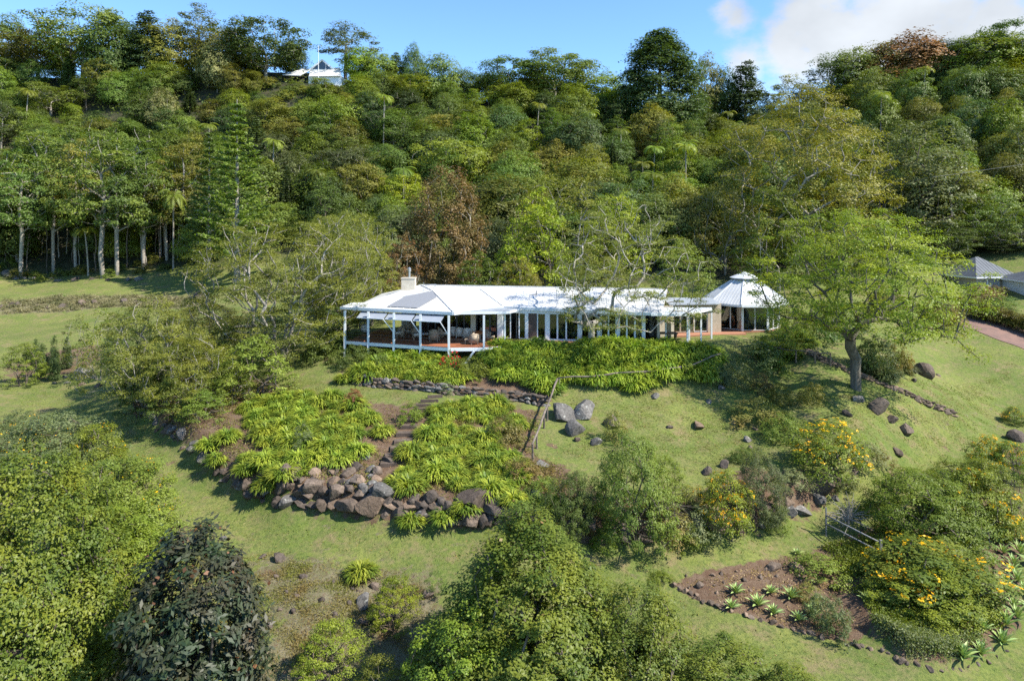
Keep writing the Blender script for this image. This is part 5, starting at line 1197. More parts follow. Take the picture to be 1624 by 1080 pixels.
fore(thin, 690, 30.3, 905, 40, 'small_sapling', 'small dark sapling left of the bottom-centre tree', mats=mm_('dark', 'brown'))
# shrubs of the right foreground
rs1 = TP('shrub', 'brown', 230, 5, 6.5, .1, 'dome', 210, 170, .5, .11, .72, trunk_r=.1, hollow=.4, outw=.6, stems=3, aspect=.5)
fore(rs1, 1462, 35.5, 742, 190, 'round_shrub', 'large rounded green shrub behind the short fence on the right', 'shrub', mats=mm_('shrub', 'brown'), rz=.4)
fore(rs1, 1545, 37.5, 722, 140, 'round_shrub', 'green shrub with yellow flower sprays behind the large rounded one', 'shrub', mats=mm_('shrub', 'brown'), rz=2)
sp = TP('shrub', 'brown', 231, 3, 3.4, .1, 'bush', 70, 150, .42, .10, .7, trunk_r=.05, hollow=.3, stems=3, blossom=(34, .085, .55), outw=.5)
sp['mats'] = dict(trunk=BARK['brown'], crown=LM['shrub'], blossom=LM['yflow'])
sp2 = TP('shrub', 'brown', 232, 3, 3.4, .1, 'bush', 70, 150, .42, .10, .7, trunk_r=.05, hollow=.3, stems=3, blossom=(34, .085, .5), outw=.5)
sp2['mats'] = dict(sp['mats'])
fore(sp2, 1545, 36.5, 742, 110, 'yellow_flowering_shrub', 'yellow-sprayed shrub at the top right of the large rounded shrub', 'shrub')
fore(sp2, 1480, 31.0, 862, 200, 'yellow_flowering_shrub', 'big green mound of a shrub with orange-yellow sprays on its top, lower right', 'shrub', mats=dict(trunk=BARK['brown'], crown=LM['fgrn'], blossom=LM['yflow']), rz=.6)
fore(fg2, 1475, 30.6, 885, 190, 'mounded_shrub', 'trailing green shrub mound under the orange-yellow sprays', 'shrub', mats=mm_('shrub', 'brown'), rz=1.6)
fore(sp, 1590, 36.5, 815, 60, 'yellow_flowering_shrub', 'small shrub covered in orange-yellow flowers at the right edge rocks', 'shrub')
fore(sp, 1565, 43, 692, 60, 'yellow_flowering_shrub', 'yellow-topped shrub at the upper right beside the lawn', 'shrub')
fore(sp2, 1605, 42, 700, 70, 'yellow_flowering_shrub', 'green and yellow shrub cut by the right edge above the rocks', 'shrub')
fore(sp2, 1608, 53, 645, 36, 'yellow_flowering_shrub', 'small isolated yellow-tipped shrub on the right lawn edge', 'shrub')
# shrubs on the knoll
garden(sp, 1312, 748, 668, 118, 'yellow_flowering_shrub', 'yellow-flowering shrub at the middle right of the grassy bank', 'shrub', rz=.5)
garden(sp2, 1150, 848, 745, 90, 'yellow_flowering_shrub', 'yellow-flowering shrub spilling over the rocks right of the big bush', 'shrub', rz=1.5)
garden(rs1, 1205, 826, 712, 80, 'dark_shrub', 'upright dark green shrub right of the flowering shrub over the rocks', 'shrub', mats=mm_('grey', 'brown'))
garden(rs1, 1003, 850, 682, 138, 'big_bush', 'big spreading bush at the foot of the grassy bank, centre right', 'shrub', mats=mm_('mid', 'brown'), rz=.9)
garden(rs1, 905, 846, 745, 90, 'dark_shrub', 'dark shrub left of the big spreading bush', 'shrub', mats=mm_('dark', 'brown'), rz=2.9)
garden(gs, 1060, 800, 725, 60, 'dark_shrub', 'small leafy shrub on the right flank of the big spreading bush', 'shrub', mats=mm_('shrub', 'brown'))
low = TP('silver', 'brown', 240, 1.3, 1.9, .0, 'bush', 40, 100, .26, .08, .8, trunk=False, hollow=.3)
sh = [(1165, 608, 572, 52, 'silver', 'grey-leaved low shrub at the right end of the agapanthus hedge'), (1148, 606, 580, 36, 'silver', 'small grey-leaved cushion shrub beside the log rail end'), (1225, 566, 522, 70, 'lime', 'bright leafy shrub in front of the pavilion'),
      (1200, 580, 540, 80, 'blue', 'dark shrub clump in front of the pavilion lawn'), (1262, 545, 512, 54, 'shrub', 'green shrub above the short brown rail'), (1228, 592, 560, 44, 'mid', 'dark green shrub at the left end of the short brown rail'),
      (1236, 640, 606, 40, 'olive', 'shadowed twiggy shrub left of the shade tree trunk'), (1288, 640, 606, 40, 'olive', 'twiggy dark shrub under the shade tree'), (1208, 622, 592, 40, 'rust', 'brownish twiggy shrub left of the shade tree shadow'),
      (1200, 668, 632, 80, 'weed', 'weedy green shrub patch in the middle of the bank'), (1240, 695, 655, 60, 'mid', 'green shrub patch running down the bank'), (1370, 735, 700, 60, 'silver', 'pale grey-green low shrub right of the yellow-flowering shrub'),
      (1340, 775, 742, 40, 'silver', 'small pale shrub above the right boulders'), (1392, 590, 530, 60, 'grey', 'large-leaved dark shrub behind the shade tree trunk'), (1425, 590, 540, 40, 'hedge', 'orange-tinged shrub right of the shade tree trunk'), (1375, 585, 535, 50, 'dark', 'dark shrub directly behind the shade tree trunk'),
      (1300, 540, 480, 70, 'dark', 'dark tall shrub right of the pavilion'), (1340, 530, 475, 60, 'blue', 'dark leafy shrub behind the shade tree, left of the lawn'), (1262, 535, 485, 50, 'mid', 'green shrub against the right side of the pavilion'),
      (1060, 848, 800, 70, 'weed', 'dry twiggy shrub with pale stems right of the big bush'), (960, 870, 835, 40, 'shrub', 'small green herb at the foot of the big bush'), (975, 700, 650, 36, 'weed', 'scruffy shrub growing over the dark boulder'),
      (1110, 850, 800, 60, 'silver', 'bluish low shrub at the foot of the rocks'), (560, 645, 615, 30, 'red', 'small red-tipped shrub above the flower bed'), (650, 668, 640, 40, 'shrub', 'small green shrub left of the timber steps'),
      (480, 715, 670, 34, 'grey', 'bluish fern-like shrub in the middle of the agapanthus bed'), (530, 560, 512, 70, 'dark', 'dark shrub against the left end of the deck'), (505, 575, 535, 60, 'dark', 'dark leafy shrub left of the deck'), (560, 582, 545, 50, 'dark', 'dark green strap-leaved shrub below the deck corner'),
      (690, 570, 553, 60, 'mid', 'green shrub under the deck edge'), (745, 598, 565, 60, 'shrub', 'loose green shrub below the deck corner post'), (640, 562, 545, 60, 'dark', 'dark shrub under the middle of the deck edge'), (598, 566, 548, 60, 'dark', 'dark shrub under the left half of the deck edge'),
      (780, 575, 548, 34, 'lime', 'yellow-green shrub at the right end of the deck'), (710, 622, 606, 26, 'silver', 'small grey-green shrub spilling over the terrace wall'), (830, 760, 725, 60, 'weed', 'weedy shrub beside the lower end of the log rail'), (800, 700, 660, 60, 'weed', 'scruffy shrub right of the agapanthus bed'),
      (1050, 920, 905, 30, 'shrub', 'small green tuft at the edge of the bare soil bed'), (1300, 915, 880, 80, 'mid', 'green ground-hugging shrub below the short fence'), (1280, 950, 925, 40, 'weed', 'olive shrub on the bare soil bed'), (1298, 985, 940, 40, 'silver', 'pale green shrub at the right end of the bare soil bed'),
      (1325, 1010, 945, 50, 'silver', 'grey-green bushy plant at the point of the bare soil bed'), (1580, 470, 452, 40, 'rust', 'rust-topped shrub between the slate-blue roof and the cottage'), (1560, 478, 452, 50, 'rust', 'rust-coloured shrub below the slate-blue roof'), (1590, 490, 468, 50, 'dark', 'dark shrub at the cottage wall'),
      (882, 872, 838, 50, 'shrub', 'leafy shrub at the foot of the knoll beside the bottom-centre tree'), (1090, 868, 828, 50, 'mid', 'green shrub at the foot of the knoll below the dry twigs'), (1232, 836, 800, 44, 'shrub', 'small green shrub hanging over the right retaining row'), (1258, 775, 742, 46, 'silver', 'pale bushy shrub behind the right retaining row'),
      (1395, 742, 712, 40, 'weed', 'scruffy shrub at the right end of the knoll'), (1100, 800, 770, 50, 'weed', 'low scruffy shrub on the bank above the retaining rocks'), (860, 790, 755, 56, 'mid', 'dark green shrub right of the agapanthus, above the rocks'), (1180, 730, 708, 40, 'dark', 'small dark shrub above the flowering shrub'),
      (605, 592, 562, 30, 'dark', 'dark shrub left of the terrace agapanthus')]
for u, vb, vt, w, m_, lab in sh: garden(low, u, vb, vt, w * 1.1, 'low_shrub', lab, 'shrub', mats=dict(crown=LM[m_]), names={'crown': 'foliage'})
red = setmat(tree_proto(241, 1.3, 2.2, .1, 'bush', 26, 60, .26, .10, .8, trunk=False, blossom=(10, .11, .9)), crown=LM['dark'], blossom=LM['rflow'])
garden(red, 716, 594, 557, 44, 'red_flowering_shrub', 'shrub with red flowers below the deck corner', 'shrub', names={'crown': 'foliage'})
# clipped shrubs and hedge beside the driveway
top_ = setmat(tree_proto(242, 2.2, 3.6, .45, [(0, .75), (.25, 1), (.6, 1), (.85, .8), (1, .4)], 150, 130, .36, .09, .8, trunk_r=.1, hollow=.7, lob=.02, inner=.6, fork=.2), trunk=BARK['brown'], crown=LM['hedge'])
garden(top_, 1491, 524, 477, 62, 'clipped_shrub', 'mushroom-shaped clipped shrub on the lawn beside the driveway', 'shrub')
garden(top_, 1404, 498, 462, 50, 'clipped_shrub', 'clipped round shrub by the driveway, half hidden by the shade tree', 'shrub')
hg = [hit(u, v) for u, v in ((1500, 494), (1530, 502), (1565, 512), (1600, 522), (1640, 534), (1690, 552))]
r = rs(9); pts = []
for t in np.linspace(0, 1, 230):
    c = lerpl(hg, t); wob = .16 * sin(t * 31) + .1 * sin(t * 77)
    for k in range(7):
        a = r.uniform(0, pi); pts.append(c + np.array([0, 1.0, 0]) + np.array([.2 * r.normal(), 1.15 * cos(a), (1.9 + wob) * sin(a) ** .5 * r.uniform(.55, 1)]))
V, Fq = clump_leaves(r, np.array(pts), 34, .32, .13, .9, .5, hollow=.5)
hd = thing('hedge', 'long clipped hedge with russet tips beyond the driveway', 'hedge', (0, 0, 0)); link('foliage', mesh_np('foliage', V, [Fq], [LM['hedge']]), hd)
mb = MB()
for t in np.linspace(.02, .98, 24):
    c = lerpl(hg, t) + (0, 1, 0); mb.tube([c + (0, 0, -.2), c + (.05, .1, 1.2)], [.05, .03], 5)
mb.build('stem', BARK['brown'], hd, base=(0, 0, 0))
# ------------------------------------------------------------------ agapanthus
AG = [setmat(aga_proto(300 + i), leaves=LM['aga']) for i in range(4)]
def scatter(poly, spacing, seed, nmax=400, keep=None):
    r = rs(seed); W_ = [hit(*p)[:2] for p in poly]; xs = [p[0] for p in W_]; ys = [p[1] for p in W_]; out = []
    for _ in range(nmax * 60):
        x, y = r.uniform(min(xs), max(xs)), r.uniform(min(ys), max(ys))
        if not inpoly(np.array([x]), np.array([y]), W_)[0]: continue
        if keep is not None and keep(x, y): continue
        if out and np.min(np.hypot(np.array(out)[:, 0] - x, np.array(out)[:, 1] - y)) < spacing: continue
        out.append((x, y))
        if len(out) >= nmax: break
    return out
LMK = [(716, 585, 'near the red-flowered shrub'), (600, 595, 'near the left end of the terrace'), (660, 590, 'under the middle deck posts'), (790, 570, 'below the deck corner'), (850, 570, 'below the brown wall pier'), (935, 575, 'at the pale half-bare tree'), (1010, 575, 'below the garden chair'), (1090, 570, 'below the pergola'), (1130, 600, 'at the right end of the bank'),
       (885, 605, 'by the log rail corner'), (980, 612, 'under the long log rail'), (1060, 610, 'under the right part of the log rail'), (820, 605, 'above the terrace wall end'), (420, 650, 'top left of the rockery'), (500, 650, 'by the red-tipped shrub'), (590, 665, 'beside the upper steps'), (560, 700, 'left of the lower steps'), (480, 700, 'by the bluish fern-like shrub'), (400, 700, 'on the left flank'), (420, 760, 'above the left rock wall'), (500, 745, 'above the rock pile'),
       (700, 660, 'right of the upper steps'), (780, 660, 'top right of the rockery'), (820, 700, 'beside the falling log rail'), (660, 720, 'right of the lower steps'), (740, 720, 'in the middle of the right bed'), (800, 760, 'above the upright boulder'), (700, 770, 'above the hanging clumps'), (640, 765, 'at the foot of the steps'),
       (457, 808, 'by the pale-lichened rock'), (512, 815, 'by the layered rock'), (550, 822, 'by the rough brown rock'), (584, 828, 'by the long flat tan boulder'), (750, 832, 'by the big dark boulder'), (235, 670, 'near its upper end'), (290, 715, 'along its middle'), (350, 760, 'near its lower end'), (930, 862, 'below the dark shrub'), (1030, 866, 'below the big bush'), (1140, 852, 'below the flowering shrub'), (1230, 830, 'below the dark upright shrub'), (1290, 800, 'at the long tan boulder'),
       (1100, 940, 'towards its left point'), (1180, 900, 'along its upper side'), (1200, 985, 'below the lowest agaves'), (1270, 900, 'by the rough orange rock'), (1330, 1010, 'at its right point'), (1420, 1045, 'on its left curve'), (1500, 1064, 'at its tip'), (1590, 1040, 'on its right curve'), (60, 480, 'towards the left edge'), (160, 480, 'in its middle'), (280, 475, 'towards the thicket'), (440, 900, 'above the magnolia'), (600, 930, 'by the lichened rock'), (520, 960, 'in its middle'), (1600, 830, 'by the orange-flowered shrub')]
STEPL = [hit(u, v)[:2] for u, v in ((692, 628), (673, 645), (656, 668), (642, 692), (630, 718), (614, 745))]
def near_label(lab, x, y, z, side=0):
    u, v = CU + x * F / y, HV + (CZ - z) * F / y
    m = min(LMK, key=lambda a: (a[0] - u) ** 2 + 2 * (a[1] - v) ** 2); sd = ''
    if side: sd = (', upper' if v < m[1] - 9 else ', lower' if v > m[1] + 9 else '')
    t = lab + ', ' + m[2] + sd
    return t if len(t.split()) <= 16 else lab + ', ' + m[2] if len((lab + m[2]).split()) < 16 else lab
def aga_bed(poly, sp_, seed, label, group, s=1., mat='aga'):
    pts = scatter(poly, sp_, seed, keep=lambda x, y: polydist(np.array([x]), np.array([y]), STEPL, False)[0] < .85)
    for x, y in pts:
        q = s * RNG.uniform(.7, 1.3)
        place(AG[RNG.randrange(4)], 'agapanthus', near_label(('small ' if q < s * .88 else 'large ' if q > s * 1.12 else '') + label, x, y, g1(x, y), 1), 'agapanthus', group, (x, y, g1(x, y) - .05), s=q * RNG.uniform(.85, 1.15), sxy=q, mats=dict(leaves=LM[mat]))
    return len(pts)
na = 0
na += aga_bed([(770, 556), (1000, 552), (1128, 556), (1135, 585), (1118, 606), (1000, 620), (900, 612), (870, 622), (800, 602), (768, 580)], .78, 1, 'agapanthus clump in the long bank', 'agapanthus bank below the house', 1.25, 'aga2')
na += aga_bed([(560, 594), (640, 576), (700, 574), (738, 600), (725, 609), (575, 603)], .66, 2, 'agapanthus clump above the terrace wall', 'agapanthus row below the deck', 1.3)
na += aga_bed([(580, 570), (690, 562), (712, 574), (600, 582)], .95, 22, 'shaded dark agapanthus clump', 'agapanthus shaded by the deck', 1.15, 'aga2')
na += aga_bed([(392, 650), (430, 632), (520, 634), (600, 662), (560, 690), (575, 720), (520, 745), (470, 770), (395, 765), (370, 735), (430, 712), (395, 680)], 1.0, 3, 'agapanthus in the left rockery', 'agapanthus in the left rockery', 1.02)
na += aga_bed([(690, 655), (740, 640), (800, 642), (828, 680), (780, 700), (820, 740), (830, 765), (780, 790), (700, 770), (640, 780), (615, 765), (640, 720), (680, 700)], 1.0, 4, 'agapanthus right of the steps', 'agapanthus right of the steps', 1.02)
na += aga_bed([(1205, 560), (1240, 545), (1290, 545), (1280, 565), (1230, 575)], .9, 5, 'strap-leaved clump before the pavilion lawn', 'strap-leaved plants by the pavilion', 1.0, 'shrub')
na += aga_bed([(1375, 590), (1420, 575), (1440, 590), (1400, 605)], .9, 6, 'strap-leaved clump behind the shade tree trunk', 'strap-leaved plants behind the shade tree', 1.0, 'grey')
for u, v, lab in ((545, 606, 'lone agapanthus clump at the left end of the terrace wall'), (565, 604, 'small agapanthus clump beside the lone one on the terrace'), (652, 832, 'agapanthus hanging low over the front rocks'), (705, 826, 'agapanthus hanging over the front rocks right of the low one'),
                  (738, 812, 'narrow agapanthus clump between the front rocks'), (815, 800, 'agapanthus clump right of the upright boulder'), (876, 808, 'agapanthus clump in front of the dark shrub'), (360, 700, 'agapanthus on the left rock wall'), (345, 735, 'agapanthus low on the left rock wall'),
                  (425, 775, 'large agapanthus clump spilling over the left front rocks'), (573, 915, 'agapanthus clump on the lower left bank'), (714, 610, 'agapanthus clump hanging at the end of the terrace wall'), (330, 712, 'agapanthus at the top of the left rock wall'), (606, 690, 'agapanthus clump left of the steps'), (584, 668, 'agapanthus clump above the bare rockery patch')):
    b = hit(u, v); place(AG[RNG.randrange(4)], 'agapanthus', lab, 'agapanthus', None, b, s=RNG.uniform(.95, 1.2))
print('agapanthus', na)

# ------------------------------------------------------------------ agaves, each leaf a part
r = rs(33)
def agave_leaf():
    V = []; Fq = []; k = 5; wd = [.05, .10, .11, .075, .004]
    for j in range(k):
        s = j / (k - 1); x = s; z = .10 * sin(pi * s * .8) ; w = wd[j]
        V += [(x, -w, z + w * .45), (x, 0, z - w * .1), (x, w, z + w * .45)]
    for j in range(k - 1):
        a = j * 3; Fq += [(a, a + 3, a + 4, a + 1), (a + 1, a + 4, a + 5, a + 2)]
    return mesh_np('leaf', np.array(V), [np.array(Fq)], [LM['agave']])
ALF = agave_leaf()
def agave(loc, s, label, group, n=22):
    t = thing('agave', label, 'agave', loc, (0, 0, 0), (1, 1, 1), group)
    for i in range(n):
        el = R(78 - 66 * (i / n)); a = i * 2.4 + RNG.uniform(-.15, .15); q = s * RNG.uniform(.85, 1.1) * (.75 + .35 * i / n)
        o = link('leaf', ALF, t, (0, 0, .04), (0, -el, a), (q, q, q)); o.rotation_euler = (0, -el, a)
for u, v, s, lab in ((1167, 942, .55, 'agave rosette highest on the bare soil bed, left side'), (1160, 966, .5, 'agave rosette at the lower left of the bare soil bed'), (1202, 962, .62, 'large agave rosette in the left middle of the bare soil bed'), (1223, 942, .45, 'small agave rosette in the upper middle of the bare soil bed'),
                     (1255, 950, .62, 'large agave rosette at the right of the bare soil bed'), (1227, 975, .5, 'agave rosette in the lower middle of the bare soil bed'), (1266, 985, .48, 'agave rosette near the lower edging of the soil bed'), (1289, 976, .52, 'agave rosette right of the one near the lower edging'),
                     (1265, 880, .35, 'small agave at the top edge of the bare soil bed'), (1375, 955, .5, 'bluish agave in the shade left of the mounded shrub'), (1528, 1045, .75, 'big agave rosette at the tip of the lower right bed'), (1556, 1040, .65, 'agave rosette right of the big one at the tip of the lower right bed'), (1590, 1022, .7, 'agave rosette on the lower right bed edge'),
                     (1560, 1000, .55, 'agave rosette above the big one at the tip of the lower right bed')):
    agave(hit(u, v), s, lab, None)
for x, y in scatter([(1550, 860), (1650, 830), (1670, 1010), (1600, 1020), (1560, 960)], .8, 12, 44):
    agave((x, y, g1(x, y)), RNG.uniform(.55, .75), 'agave rosette massed in the right-edge bed', 'agaves massed along the right edge', 16)

# ------------------------------------------------------------------ rocks
def rock(u, v, wpx, label, m='brown', group=None, hs=1., k=None, name='boulder', dep=1., rz=None):
    b = hit(u, v); w = wpx * b[1] / F / 2; me = ROCKS[RNG.randrange(10) if k is None else k]
    o = link(name, me, None, (b[0], b[1] + w * .5, max(b[2], g1(b[0], b[1] + w * .5) - w * .25)), (RNG.uniform(-.15, .15), RNG.uniform(-.15, .15), RNG.uniform(0, 6.28) if rz is None else rz), (w * 1.05, w * dep, w * hs * 1.1))
    if not me.materials: me.materials.append(RK['brown'])
    o.material_slots[0].link = 'OBJECT'; o.material_slots[0].material = RK[m]
    return setp(o, label, 'rock', group)
big_ = [(457, 808, 34, 'grey', 'pale-lichened upright rock at the left front of the rock pile'), (512, 815, 30, 'brown', 'small layered rock standing out on the lawn edge'), (493, 790, 38, 'brown', 'round brown rock in the left of the rock pile'), (530, 800, 36, 'brown', 'smooth brown rock in the middle of the pile'),
        (550, 822, 40, 'brown', 'rough brown rock at the front of the pile'), (584, 828, 54, 'orange', 'long flat tan boulder at the front of the pile'), (600, 800, 48, 'grey', 'large grey boulder with streaked face behind the tan one'), (562, 770, 34, 'dark', 'dark split rock above the pile'),
        (568, 800, 26, 'brown', 'rounded brown rock left of the large streaked boulder'), (455, 755, 34, 'brown', 'angular brown rock under the left agapanthus'), (425, 790, 30, 'grey', 'lichened rock half under the left agapanthus'), (395, 785, 34, 'brown', 'low rock under the big left agapanthus'),
        (535, 735, 24, 'dark', 'upright dark stone at the top of the rock pile'), (505, 745, 26, 'brown', 'pointed brown stone above the rock pile'), (577, 728, 18, 'grey', 'narrow standing stone in the middle of the bed'), (605, 690, 26, 'dark', 'dark block beside the steps'), (615, 735, 26, 'dark', 'dark block at the foot of the steps'),
        (785, 806, 30, 'dark', 'upright dark boulder resting on the big brown one'), (750, 832, 64, 'brown', 'big dark brown boulder at the front below the upright one'), (680, 795, 26, 'dark', 'dark rock between the hanging agapanthus clumps'), (700, 800, 24, 'dark', 'rock right of the dark one between agapanthus'), (655, 800, 22, 'dark', 'small dark rock behind the hanging agapanthus'),
        (632, 828, 26, 'brown', 'brown rock left of the low hanging agapanthus'), (780, 735, 24, 'dark', 'pointed dark rock in the right rockery'), (830, 815, 26, 'orange', 'orange-brown rock under the agapanthus at the right end'), (850, 795, 30, 'grey', 'grey rounded rock beside the dark shrub'), (860, 742, 28, 'grey', 'pale boulder at the bottom of the log rail'),
        (892, 668, 50, 'grey', 'large grey boulder beside the log rail'), (924, 662, 46, 'grey', 'large pale boulder right of the one by the log rail'), (915, 690, 36, 'grey', 'low flat grey boulder below the pair by the log rail'), (970, 680, 36, 'dark', 'rounded dark boulder in the middle of the bank'), (945, 706, 20, 'grey', 'small pale stone below the flat grey boulder'),
        (935, 860, 44, 'brown', 'brown boulder left of the big bush foot'), (915, 845, 30, 'dark', 'dark boulder in the shade of the dark shrub'), (965, 862, 30, 'brown', 'rock under the big bush'), (1030, 860, 40, 'orange', 'orange-brown rock right of the big bush foot'), (1000, 862, 22, 'brown', 'small rock beside the orange-brown one'), (1060, 855, 30, 'brown', 'brown rock near the dry twiggy shrub'),
        (1140, 852, 56, 'orange', 'tall orange-brown rock face under the flowering shrub'), (1170, 850, 30, 'brown', 'rock right of the tall orange-brown face'), (1195, 845, 26, 'brown', 'rock beneath the dark upright shrub'), (1240, 828, 30, 'brown', 'broken brown rock in the right retaining row'), (1275, 820, 36, 'grey', 'large blunt grey boulder in the right retaining row'),
        (1302, 792, 44, 'brown', 'long tan boulder at the top of the right retaining row'), (1272, 786, 28, 'orange', 'reddish rock behind the blunt grey boulder'), (1330, 775, 34, 'brown', 'brown boulder at the far right of the retaining row'), (1326, 793, 14, 'grey', 'small grey stone lying on the mown path'), (1355, 755, 24, 'brown', 'low rock beyond the right retaining row'),
        (1395, 655, 40, 'dark', 'big round dark boulder below the shade tree'), (1362, 637, 22, 'grey', 'small grey stone at the foot of the shade tree'), (1440, 693, 32, 'brown', 'flat brown rock set in the right slope'), (1416, 672, 24, 'dark', 'low dark rock on the right slope'), (1424, 722, 20, 'brown', 'brown rock at the lower edge of the right slope'), (1345, 660, 18, 'dark', 'dark rock in the tree shadow'),
        (1466, 596, 34, 'brown', 'large brown boulder on the right lawn'), (1448, 590, 20, 'dark', 'dark boulder left of the large one on the right lawn'), (1490, 597, 9, 'brown', 'small stone right of the large boulder on the lawn'), (1450, 606, 11, 'dark', 'small dark rock below the boulders on the right lawn'),
        (1144, 618, 14, 'grey', 'small grey stone right of the agapanthus bank'), (1125, 640, 12, 'grey', 'small dark stone on the upper bank'), (1040, 632, 16, 'grey', 'small stone below the agapanthus bank'), (1110, 680, 26, 'orange', 'flat bare stone in the middle of the bank'), (1062, 680, 12, 'dark', 'tiny dark stone left of the flat bare stone'), (1165, 673, 12, 'grey', 'pale stone beside the weedy shrub patch'),
        (1198, 682, 10, 'brown', 'small brown stone right of the pale stone'), (1187, 700, 14, 'grey', 'grey stone lower on the bank'), (1190, 712, 10, 'brown', 'small stone just under the grey stone on the bank'), (1122, 752, 20, 'dark', 'dark rock at the foot of the open bank'), (1150, 742, 22, 'dark', 'dark stone behind the flowering shrub'),
        (915, 700, 14, 'brown', 'low brown stone in the grass below the grey boulders'), (353, 856, 12, 'grey', 'small pale stone on the mown path, lower left'), (440, 892, 24, 'dark', 'dark rock on the lower left bank'), (415, 885, 12, 'dark', 'small dark rock left of the one on the lower bank'), (575, 965, 34, 'grey', 'white-lichened rock on the lower bank'),
        (595, 935, 18, 'brown', 'small rock under the lower agapanthus'), (602, 995, 40, 'dark', 'dark flat rock below the lichened one'), (425, 998, 18, 'dark', 'dark stone right of the magnolia'), (680, 950, 24, 'brown', 'brown rock beside the bottom-centre tree'), (1228, 905, 26, 'brown', 'brown rock at the top of the bare soil bed'), (1265, 905, 22, 'orange', 'rough orange rock at the top of the bare soil bed'),
        (1112, 932, 14, 'brown', 'small half-buried rock at the left of the bare soil bed'), (1605, 770, 36, 'dark', 'dark boulder at the right edge behind the yellow shrub'), (1615, 810, 40, 'dark', 'big dark boulder at the right edge'), (1600, 850, 44, 'dark', 'dark boulder below the orange-flowered shrub'), (1555, 850, 36, 'brown', 'brown boulder left of the orange-flowered shrub'), (1618, 740, 24, 'dark', 'dark boulder high on the right edge'),
        (1620, 700, 30, 'dark', 'dark boulder beside the isolated yellow-tipped shrub'), (130, 600, 28, 'grey', 'grey tree stump-like boulder on the left lawn'), (640, 770, 24, 'dark', 'dark rock above the large streaked boulder'), (8, 440, 18, 'grey', 'grey boulder at the far left wood edge'), (255, 488, 14, 'dark', 'dark rock in the left field embankment')]
for u, v, w, m_, lab in big_: rock(u, v, w, lab, m_)
def rock_fill(line, step, wpx, rows, gname, lab, ms=('brown', 'dark', 'brown', 'dark', 'orange', 'grey'), seed=1, jit=6, rowdy=9, avoid=True):
    r = rs(seed); L_ = [np.array(p, float) for p in line]; n = 0; tot = sum(np.linalg.norm(L_[i + 1] - L_[i]) for i in range(len(L_) - 1)); m = int(tot / step)
    for i in range(m):
        p = lerpl(L_, (i + r.uniform(-.25, .25)) / m if 0 < i < m - 1 else i / m)
        for k in range(rows):
            w = wpx * r.uniform(.6, 1.3); q = p + (r.uniform(-jit, jit), r.uniform(-3, 3) - k * rowdy)
            if avoid and any(abs(q[0] - b_[0]) < b_[2] * .42 and -b_[2] * .7 < q[1] - b_[1] < 4 for b_ in big_): continue
            _b = hit(q[0], q[1]); rock(q[0], q[1], w, near_label(lab, *_b, 1), ms[r.randint(len(ms))], gname, hs=r.uniform(.8, 1.2), name='rock'); n += 1
    return n
nr = 0
nr += rock_fill([(215, 652), (260, 690), (320, 735), (365, 772), (400, 790)], 14, 20, 2, 'stones of the left rock wall', 'stone in the left rock wall', ('grey', 'dark', 'grey', 'brown'), 1)
nr += rock_fill([(400, 792), (450, 806), (520, 816), (600, 826), (680, 836), (740, 838)], 15, 25, 3, 'rocks of the front retaining pile', 'rock in the front retaining pile', seed=2, rowdy=11)
nr += rock_fill([(450, 780), (500, 778), (560, 780), (610, 790)], 14, 21, 4, 'rocks heaped in the bare rockery', 'rock heaped in the bare rockery patch', seed=3, rowdy=12, avoid=False)
nr += rock_fill([(740, 840), (820, 838), (900, 860), (1000, 868), (1100, 858), (1180, 848), (1240, 828)], 15, 30, 2, 'rocks along the right foot of the knoll', 'rock along the foot of the knoll', seed=4)
nr += rock_fill([(1240, 830), (1290, 805), (1335, 775)], 15, 26, 2, 'rocks of the right retaining row', 'rock in the short retaining row on the right', seed=5)
nr += rock_fill([(0, 488), (100, 487), (240, 480), (330, 474)], 16, 13, 1, 'rocks in the field embankment', 'dark rock in the embankment', ('dark', 'dark', 'brown'), seed=6)
nr += rock_fill([(0, 443), (100, 446), (250, 446)], 22, 12, 1, 'rocks at the wood edge', 'grey rock at the edge of the wood beyond the left field', ('grey', 'dark'), seed=7)
nr += rock_fill([(1545, 845), (1580, 830), (1624, 800)], 20, 30, 2, 'boulders at the right edge', 'dark boulder behind the right-edge agaves', ('dark', 'dark', 'brown'), seed=8)
nr += rock_fill([(480, 745), (620, 745)], 30, 15, 2, 'stones scattered in the rockery', 'small stone among rockery plants', ('dark', 'brown'), seed=9, rowdy=18, jit=14)
nr += rock_fill([(1070, 930), (1110, 952), (1150, 970), (1240, 994), (1345, 1022), (1390, 1032)], 11, 11, 1, 'stones edging the bare soil bed', 'stone in the edging of the bare soil bed', ('brown', 'orange'), seed=10, jit=2)
nr += rock_fill([(1100, 915), (1180, 905), (1260, 900), (1300, 930)], 22, 9, 3, 'stones on the bare soil bed', 'small stone on the bare soil bed', ('orange', 'brown'), seed=11, jit=12, rowdy=-16)
nr += rock_fill([(1400, 1035), (1440, 1055), (1500, 1066), (1560, 1055), (1610, 1030)], 14, 12, 1, 'stones edging the lower right bed', 'stone edging the right bed', ('brown', 'dark'), seed=12, jit=2)
nr += rock_fill([(400, 910), (540, 930), (640, 960)], 34, 11, 3, 'stones on the dry lower bank', 'small stone on the dry lower left bank', ('brown', 'dark'), seed=13, jit=16, rowdy=-26)
nr += rock_fill([(150, 612), (60, 610)], 20, 12, 2, 'stones of the left garden bed', 'stone in the small bed by the pencil pines', ('brown', 'grey'), seed=14, rowdy=10)
print('rocks', nr + len(big_))

